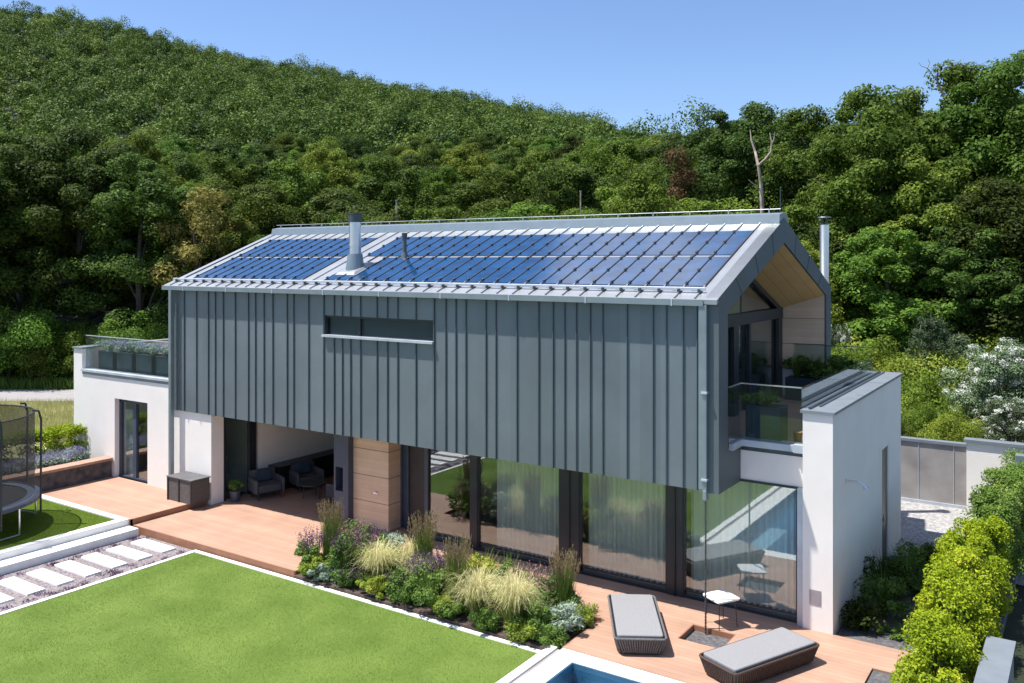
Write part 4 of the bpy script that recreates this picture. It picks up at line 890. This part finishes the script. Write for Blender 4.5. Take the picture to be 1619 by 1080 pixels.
# ---------------------------------------------------------------- the flower border
T = lambda a: (a[0], a[1], -.10)
reed(T((-15.0, 14.8)), 1.6, 'tall feather reed grass at the left end of the border', 1)
reed(T((-12.6, 15.3)), 1.6, 'tall feather reed grass in front of the dark glazing', 2)
reed(T((-11.0, 14.45)), 1.55, 'tall feather reed grass in the middle of the border at its front', 3)
reed(T((-9.0, 15.4)), 1.4, 'tall feather reed grass at the right end of the border', 4)
for i, (x, y, h, r, lab) in enumerate(((-13.35, 14.65, .75, .6, 'pale arching feather grass left of the border centre'), (-12.95, 15.25, .7, .5, 'pale feather grass at the back beside the deck'), (-10.45, 14.4, .78, .62, 'large blond feather grass at the lawn edge'), (-9.55, 14.35, .85, .6, 'blond feather grass nearest the pool'), (-9.75, 15.0, .6, .45, 'smaller pale feather grass behind the two blond ones'), (-11.4, 15.2, .6, .45, 'pale feather grass between the middle reed grasses'), (-12.3, 14.9, .55, .4, 'small pale feather grass in the border centre'))):
    fountain(T((x, y)), h*1.15, r*1.18, lab, 60+i)
bed = [(-15.3, 14.45, .65, .35, 'leaf_green', 'flower_purple', 'purple flowered salvia at the left tip of the border'),
 (-14.95, 14.2, .35, .3, 'leaf_lime', None, 'low yellow green plant at the left tip of the border'),
 (-14.5, 14.15, .28, .3, 'leaf_silver', None, 'small silvery plant at the lawn edge beside the dark salvia'),
 (-14.15, 14.4, .8, .38, 'leaf_green', 'flower_dark', 'tall dark purple salvia at the lawn edge'),
 (-14.75, 15.25, .75, .5, 'leaf_green', 'flower_pink', 'dusty pink flowering perennial at the back left of the border'),
 (-14.1, 15.2, .7, .45, 'leaf_green', 'flower_purple', 'purple tinged perennial behind the dark salvia'),
 (-13.55, 15.35, .75, .3, 'leaf_silver', None, 'upright grey green plant at the back of the border'),
 (-12.95, 14.2, .32, .35, 'leaf_lime', None, 'low yellow green plant below the left feather grass'),
 (-12.55, 14.4, .42, .28, 'leaf_green', 'flower_dark', 'small dark flowered plant at the lawn edge'),
 (-12.15, 14.2, .35, .35, 'leaf_green', None, 'low green cushion at the middle lawn edge'),
 (-12.1, 14.75, .62, .4, 'leaf_green', 'flower_purple', 'purple aster like plant in the border centre'),
 (-11.65, 14.35, .6, .4, 'leaf_green', None, 'broad leaved green plant left of the middle reed grass'),
 (-11.75, 15.1, .7, .4, 'leaf_green', 'flower_purple', 'purple flowering plant behind the middle reed grass'),
 (-11.2, 14.15, .3, .25, 'leaf_lime', None, 'small orange tinged plant at the foot of the middle reed grass'),
 (-10.9, 15.2, .75, .4, 'leaf_lime', None, 'tall yellow green plant at the back of the border'),
 (-10.35, 15.3, .75, .35, 'leaf_green', None, 'tall fresh green plant at the deck side of the border'),
 (-10.05, 15.35, .6, .45, 'leaf_green', 'flower_pink', 'dusty pink flower cluster right of the border centre'),
 (-9.4, 15.35, .62, .42, 'leaf_green', 'flower_pink', 'dusty pink flower cluster beside the right reed grass'),
 (-9.05, 14.5, .5, .35, 'leaf_green', None, 'green plant right of the blond feather grasses'),
 (-9.1, 14.15, .28, .3, 'leaf_lime', None, 'low lime plant at the lawn corner'),
 (-8.68, 14.75, .42, .42, 'leaf_silver', None, 'silvery grey cushion plant near the pool'),
 (-8.62, 14.2, .3, .28, 'leaf_green', None, 'low green plant at the border corner by the pool'),
 (-8.45, 15.15, .32, .25, 'leaf_lime', None, 'small orange yellow plant by the deck corner'),
 (-8.8, 15.3, .4, .3, 'leaf_green', None, 'leafy plant at the foot of the right reed grass'),
 (-13.75, 14.25, .35, .3, 'leaf_green', 'flower_dark', 'low dark flowered plant below the tall dark salvia'),
 (-13.9, 14.85, .55, .35, 'leaf_lime', None, 'yellow green plant behind the tall dark salvia'),
 (-10.9, 14.15, .3, .28, 'leaf_green', None, 'low green plant right of the middle reed grass at the lawn'),
 (-10.0, 14.1, .3, .25, 'leaf_green', None, 'low green plant between the two blond feather grasses')]
for i, (x, y, h, r, lf, fl_, lab) in enumerate(bed):
    leafy('perennial', T((x, y)), h*1.25, r*1.2, lf, lab, 'plant', 400+i, fl_, nl=2600, size=.030 if h > .35 else .024, nf=110 if h > .5 else 60, fh=.32 if h > .5 else .15, npuff=14, group='perennials in the flower border')
# gravel bed tufts along the path
rng = np.random.default_rng(9)
def fp(rng, n):
    c = np.stack([np.where(rng.random(60) < .5, rng.uniform(-19.5, -19.05, 60), rng.uniform(-21.3, -20.95, 60)), rng.uniform(8, 14, 60)], 1); q = c[rng.integers(0, 60, n)]+rng.normal(size=(n, 2))*.07
    return np.stack([q[:, 0], q[:, 1], np.full(n, -.2)], 1)
scatter_grass('creeping_thyme', 'mauve creeping ground cover in the gravel beside the stepping slabs', 3500, fp, .04, .008, M['flower_purple'], 6)
# ---------------------------------------------------------------- terraces: planters
def planter(x0, x1, y0, y1, z0, h, label, group=None):
    b = MB().box(x0, x1, y0, y1, z0, z0+h*.96).box(x0-.01, x1+.01, y0-.01, y1+.01, z0+h*.96, z0+h)
    o = b.build('planter_box', M['planter'], org=((x0+x1)/2, (y0+y1)/2, z0), bevel=.01); return tag(o, label, 'planter', group)
px = np.linspace(-28.2, -23.9, 5)
for i in range(4):
    a = px[i]; planter(a+.08, a+.93, 16.85, 17.35, 3.37, .78, ['left end', 'second from left', 'second from the metal box', 'next to the metal box'][i].join(('dark blue grey planter box on the left terrace, ', '')), 'planter boxes on the left terrace')
    for j in range(2):
        x = a+.28+.45*j; leafy('lavender', (x, 17.1, 4.13), .34, .38, 'leaf_silver', 'lavender growing in a planter box on the left terrace', 'lavender', 500+i*2+j, 'flower_lav', nl=700, size=.028, nf=36, fh=.18, group='lavender on the left terrace', fs=.014)
leafy('shrub', (-24.6, 19.2, 4.0), .75, .7, 'leaf_lime', 'light green shrub at the back of the left terrace', 'shrub', 520, nl=1500, size=.04)
planter(-25.3, -23.9, 18.9, 19.5, 3.37, .65, 'dark planter box at the back of the left terrace')
planter(-6.02, -5.28, 17.78, 18.25, 3.46, .74, 'dark blue planter box behind the balcony glass')
planter(-7.0, -6.42, 17.05, 17.55, 3.46, .74, 'dark planter box in the shade of the gable frame')
leafy('shrub', (-5.65, 18.0, 4.18), .3, .34, 'leaf_green', 'green plant growing in the balcony planter box', 'plant', 530, nl=1000, size=.035)
leafy('shrub', (-6.7, 17.3, 4.18), .3, .28, 'leaf_dark', 'dark plant in the shaded balcony planter', 'plant', 531, nl=800, size=.035)
planter(-6.9, -5.0, 23.6, 24.1, 3.46, .6, 'long planter trough at the rear of the balcony')
for j in range(4): leafy('shrub', (-6.65+.48*j, 23.85, 4.04), .62, .36, 'leaf_dark' if j % 2 else 'leaf_green', ['dark bush beside the wooden balcony wall', 'green bush second in the rear balcony trough', 'dark bush third in the rear balcony trough', 'green bush at the outer end of the rear balcony trough'][::-1][3-j], 'bush', 540+j, nl=1300, size=.045)
MBt = MB().tube((-5.0, 18.1, 3.46), (-5.0, 18.1, 3.7), .1, .13, 14); o = MBt.build('flower_pot', mat('terracotta', (.30,.13,.06), .7), org=(-5.0, 18.1, 3.46)); tag(o, 'brown clay pot behind the balcony glass near the wing', 'pot')
# ---------------------------------------------------------------- objects on the terraces
def lounger(cx, cy, dx, dy, L_, W_, label, m):
    a = math.atan2(dy, dx); root = empty('sun_lounger', (cx, cy, 0), label, 'sun lounger', 'sun loungers on the pool deck', rz=a)
    # local: x along length, y across
    l, w = L_/2, W_/2
    def rr(hx, hy, r, n=5):
        P = []
        for (sx_, sy_, a0) in ((1, 1, 0), (-1, 1, 90), (-1, -1, 180), (1, -1, 270)):
            for i in range(n+1):
                t = R(a0+90*i/n); P.append((sx_*(hx-r)+r*math.cos(t), sy_*(hy-r)+r*math.sin(t)))
        return P
    b = MB(); lo = rr(l-.07, w-.07, .10); hi = rr(l, w, .08); n = len(lo)
    b.add([(x, y, .045) for x, y in lo]+[(x, y, .30) for x, y in hi], [(i, (i+1) % n, n+(i+1) % n, n+i) for i in range(n)]+[tuple(range(n))[::-1], tuple(range(n, 2*n))])
    o = b.build('base', M['black']); o.parent = root
    b = MB(); per = 0
    # rope wraps down the sides
    pts = rr(l+.008, w+.008, .08); pl = rr(l-.062, w-.062, .10); cum = [0]
    for i in range(n): cum.append(cum[-1]+math.dist(pts[i], pts[(i+1) % n]))
    N = int(cum[-1]/.048)
    for j in range(N):
        s = cum[-1]*j/N; i = max(q for q in range(n) if cum[q] <= s); f = (s-cum[i])/(cum[i+1]-cum[i]+1e-9)
        g = lambda A: (A[i][0]+(A[(i+1) % n][0]-A[i][0])*f, A[i][1]+(A[(i+1) % n][1]-A[i][1])*f)
        p, q2 = g(pts), g(pl); b.tube((p[0], p[1], .315), (q2[0], q2[1], .04), .016, n=6)
    o = b.build('rope_weave', m); o.parent = root
    b = MB()
    for i in range(n): p, q2 = pts[i], pts[(i+1) % n]; b.tube((*p, .318), (*q2, .318), .02, n=7)
    o = b.build('rim', m, smooth=True); o.parent = root
    b = MB().prism(rr(l-.045, w-.045, .05), .30, .372, 'z'); o = b.build('mattress', M['mattress'], bevel=.018, smooth=True); o.parent = root
    b = MB()
    for sx_ in (-1, 1):
        for sy_ in (-1, 1): b.tube((sx_*(l-.2), sy_*(w-.16), 0), (sx_*(l-.2), sy_*(w-.16), .05), .025, n=8)
    for sx_ in (-1, 1):
        for sy_ in (-1, 1):
            f = MB().tube((sx_*(l-.2), sy_*(w-.16), 0), (sx_*(l-.2), sy_*(w-.16), .05), .025, n=8).build('foot', M['black']); f.parent = root
    return root
lounger(-7.37, 15.37, -.51, .86, 2.06, .93, 'grey topped sun lounger with rope sides between border and gravel pit', M['rope'])
lounger(-4.90, 15.25, .41, .91, 2.12, .86, 'grey topped sun lounger with dark brown rope sides nearest the right frame edge', M['ropeb'])
# side table
root = empty('side_table', (-6.13, 16.66, 0), 'small white square table with thin dark legs beside the glass wall', 'table')
a = R(-32)
b = MB().prism([(x*math.cos(a)-y*math.sin(a), x*math.sin(a)+y*math.cos(a)) for x, y in [( .21*sx_+.06*math.cos(R(t)), .21*sy_+.06*math.sin(R(t))) for (sx_, sy_, t0) in ((1, 1, 0), (-1, 1, 90), (-1, -1, 180), (1, -1, 270)) for t in (t0, t0+30, t0+60, t0+90)]], .53, .56, 'z')
o = b.build('tabletop', M['white']); o.parent = root; 
for sx_, sy_ in ((1, 1), (-1, 1), (-1, -1), (1, -1)):
    x, y = sx_*.19, sy_*.19; x, y = x*math.cos(a)-y*math.sin(a), x*math.sin(a)+y*math.cos(a); o = MB().tube((x*1.15, y*1.15, 0), (x, y, .53), .010, n=8).build('leg', M['anth']); o.parent = root
o = MB().box(-.03, .03, -.005, .005, .50, .53).build('bracket', M['anth']); o.parent = root
# rain chain
b = MB(); z = 2.52; xc, yc = xp+.04, 16.29
while z > -.10: b.tube((xc, yc, z), (xc, yc, z-.045), .024, .014, 8); b.tube((xc, yc, z-.045), (xc, yc, z-.06), .008, n=5); z -= .06
tag(b.build('rain_chain', M['steeldark'], org=(xc, yc, -.1)), 'dark rain chain hanging from the gutter pipe into the gravel pit', 'rain chain')
# storage chest on the upper deck
root = empty('storage_chest', (-22.15, 16.08, .16), 'dark woven storage chest with a grey lid against the white wall', 'storage chest')
MB().box(-22.7, -21.6, 15.76, 16.38, .16, .82).build('body', M['rattan'], root)
MB().box(-22.74, -21.57, 15.73, 16.41, .83, .865).build('lid', M['lid'], root, bevel=.008)
for x in (-22.69, -22.17, -21.61): MB().box(x-.02, x+.02, 15.735, 15.759, .16, .825).build('corner_strip', M['anth'], root)
# terrace furniture
def armchair(x, y, rz, label):
    root = empty('armchair', (x, y, 0), label, 'armchair', 'armchairs in the covered terrace', rz=rz)
    def pb(n, mb, m, bv=.03): o = mb.build(n, m, bevel=bv, smooth=True); o.parent = root
    pb('seat', MB().box(-.36, .36, -.34, .34, .22, .44), M['cushion']); pb('backrest', MB().hexa([(-.40, .26, .40), (.40, .26, .40), (.40, .42, .40), (-.40, .42, .40), (-.40, .34, .78), (.40, .34, .78), (.40, .48, .78), (-.40, .48, .78)]), M['cushion'])
    for s in (-1, 1): pb('armrest', MB().box(s*.37, s*.46, -.36, .36, .2, .60), M['cushion'])
    pb('pillow', MB().hexa([(-.24, .14, .46), (.24, .14, .46), (.24, .26, .44), (-.24, .26, .44), (-.22, .22, .80), (.22, .22, .80), (.22, .30, .80), (-.22, .30, .80)]), M['bluecush'], .05)
    for sx_ in (-1, 1):
        for sy_ in (-1, 1): pb('leg', MB().tube((sx_*.36, sy_*.3, 0), (sx_*.34, sy_*.28, .22), .018, n=8), M['anth'], 0)
armchair(-20.95, 17.95, R(70), 'grey armchair nearest the terrace door')
armchair(-20.65, 19.3, R(70), 'grey armchair with blue pillow deeper in the terrace')
armchair(-18.6, 18.9, R(-80), 'light grey armchair beside the blue grey pier')
root = empty('sideboard', (-21.35, 20.4, 0), 'long dark low sideboard along the pale terrace wall', 'sideboard')
MB().box(-21.61, -21.1, 18.6, 22.3, .1, .74).build('body', M['black'], root, bevel=.01); MB().box(-21.61, -21.06, 18.56, 22.32, .742, .77).build('top', M['anth'], root); MB().box(-21.55, -21.2, 18.7, 22.2, 0, .1).build('plinth', M['black'], root)
root = empty('garden_table', (-19.75, 18.7, 0), 'low dark coffee table between the terrace armchairs', 'table')
MB().tube((-19.75, 18.7, .42), (-19.75, 18.7, .45), .42, n=28).build('tabletop', M['anth'], root, smooth=True)
for k_ in range(3):
    t = k_*2.1; MB().tube((-19.75+.3*math.cos(t), 18.7+.3*math.sin(t), 0), (-19.75+.25*math.cos(t), 18.7+.25*math.sin(t), .42), .015, n=8).build('leg', M['anth'], root)
root = empty('sofa', (-19.2, 21.2, 0), 'dark sofa at the back of the covered terrace', 'sofa')
MB().box(-20.3, -17.9, 20.9, 21.8, .15, .44).build('seat', M['bluecush'], root, bevel=.04); MB().box(-20.3, -17.9, 21.6, 21.85, .44, .85).build('backrest', M['bluecush'], root, bevel=.05)
b = MB()
for sx_ in (-20.2, -18.0):
    for y in (21.0, 21.7): MB().tube((sx_, y, 0), (sx_, y, .15), .025, n=8).build('leg', M['anth'], root)
# potted plant
root = empty('flower_pot', (-21.35, 17.1, 0), 'round grey pot standing at the terrace door', 'pot')
MB().tube((-21.35, 17.1, 0), (-21.35, 17.1, .32), .12, .17, 18).tube((-21.35, 17.1, .30), (-21.35, 17.1, .33), .18, n=18).build('vessel', M['pot'], root, smooth=True)
leafy('house_plant', (-21.35, 17.1, .33), .3, .2, 'leaf_green', 'small green plant in the round grey pot', 'plant', 601, nl=400, size=.035)
# curtains behind the glass
def curtain(x0, x1, y, label, z0=.08, z1=2.6, amp=.045, per=.13):
    n = int((x1-x0)/.012); xs = np.linspace(x0, x1, n); rg = np.random.default_rng(int(abs(x0)*100)); ph = np.cumsum(rg.uniform(.6, 1.4, n))*2*math.pi*.012/per; yy = y+amp*np.sin(ph)+.012*np.sin(ph*2.3)
    b = MB(); vs = [(x, q, z0) for x, q in zip(xs, yy)]+[(x, q, z1) for x, q in zip(xs, yy)]
    b.add([Vector(v) for v in vs], [(i, i+1, n+i+1, n+i) for i in range(n-1)]); o = b.build('curtain', M['curtain'], org=((x0+x1)/2, y, z0), smooth=False)
    o.data.polygons.foreach_set('use_smooth', [True]*len(o.data.polygons)); MB().box(x0-.05, x1+.05, y-.02, y+.02, z1, z1+.03).build('curtain_rail', M['white'], o); tag(o, label, 'curtain', 'pale curtains behind the glass walls')
s1, s2, s3 = segs[1], segs[2], segs[3]
curtain(s1[0]+.35, s1[1]-.05, YG+.28, 'pale curtain behind the glass panel left of the first dark pier')
curtain(s2[0]+.05, s2[1]-.05, YG+.28, 'pale curtain filling the middle glass panel')
curtain(s3[0]+.05, s3[1]-.1, YG+.28, 'pale curtain behind the corner glass panel next to the white wing')
# trampoline
tx, ty, tr_ = -24.75, 10.78, 2.05; z0 = .155
root = empty('trampoline', (tx, ty, z0), 'round trampoline with a dark safety net on the raised lawn', 'trampoline')
C32 = [(math.cos(2*math.pi*i/40), math.sin(2*math.pi*i/40)) for i in range(40)]
b = MB().tube((tx, ty, .90), (tx, ty, .91), tr_-.28, n=40); b.build('mat', M['black'], root)
b = MB(); n = 40; b.add([(tx+c*(tr_-.3), ty+s*(tr_-.3), .94) for c, s in C32]+[(tx+c*(tr_+.04), ty+s*(tr_+.04), .94) for c, s in C32]+[(tx+c*(tr_+.04), ty+s*(tr_+.04), .85) for c, s in C32], [(i, (i+1) % n, n+(i+1) % n, n+i) for i in range(n)]+[(n+i, n+(i+1) % n, 2*n+(i+1) % n, 2*n+i) for i in range(n)])
b.build('safety_pad', M['bluegrey'], root)
b = MB()
for i in range(n): p, q = C32[i], C32[(i+1) % n]; b.tube((tx+p[0]*tr_, ty+p[1]*tr_, .86), (tx+q[0]*tr_, ty+q[1]*tr_, .86), .022, n=6)
b.build('frame_ring', M['steel'], root, smooth=True)
pol = [2*math.pi*(i+.15)/8 for i in range(8)]
for t in pol:
    c, s = math.cos(t), math.sin(t); P = lambda r, z: (tx+c*r, ty+s*r, z)
    MB().path([P(tr_+.05, .45), P(tr_+.06, 2.95), P(tr_+.0, 3.18), P(tr_-.15, 3.2)], .028, 8).build('net_pole', M['anth'], root)
for t in pol[::2]:
    q = [(tx+math.cos(t-.28)*(tr_), ty+math.sin(t-.28)*tr_), (tx+math.cos(t+.28)*tr_, ty+math.sin(t+.28)*tr_)]
    MB().path([(*q[0], .86), (*q[0], z0+.03), (*q[1], z0+.03), (*q[1], .86)], .022, 7).build('leg', M['steel'], root)
nr = tr_-.12; b = MB(); N = 40
b.add([(tx+c*nr, ty+s*nr, .95) for c, s in C32]+[(tx+c*(nr), ty+s*(nr), 3.12) for c, s in C32], [(i, (i+1) % N, N+(i+1) % N, N+i) for i in range(N)]); b.build('safety_net', M['net'], root)
b = MB()
for i in range(N): p, q = C32[i], C32[(i+1) % N]; b.tube((tx+p[0]*nr, ty+p[1]*nr, 3.12), (tx+q[0]*nr, ty+q[1]*nr, 3.12), .022, n=6)
b.build('net_hem', M['anth'], root)
b = MB()
for i in range(0, 80): 
    t = 2*math.pi*i/80; b.tube((tx+math.cos(t)*(tr_-.3), ty+math.sin(t)*(tr_-.3), .88), (tx+math.cos(t)*(tr_), ty+math.sin(t)*(tr_), .87), .012, n=4)
b.build('springs', M['steel'], root)
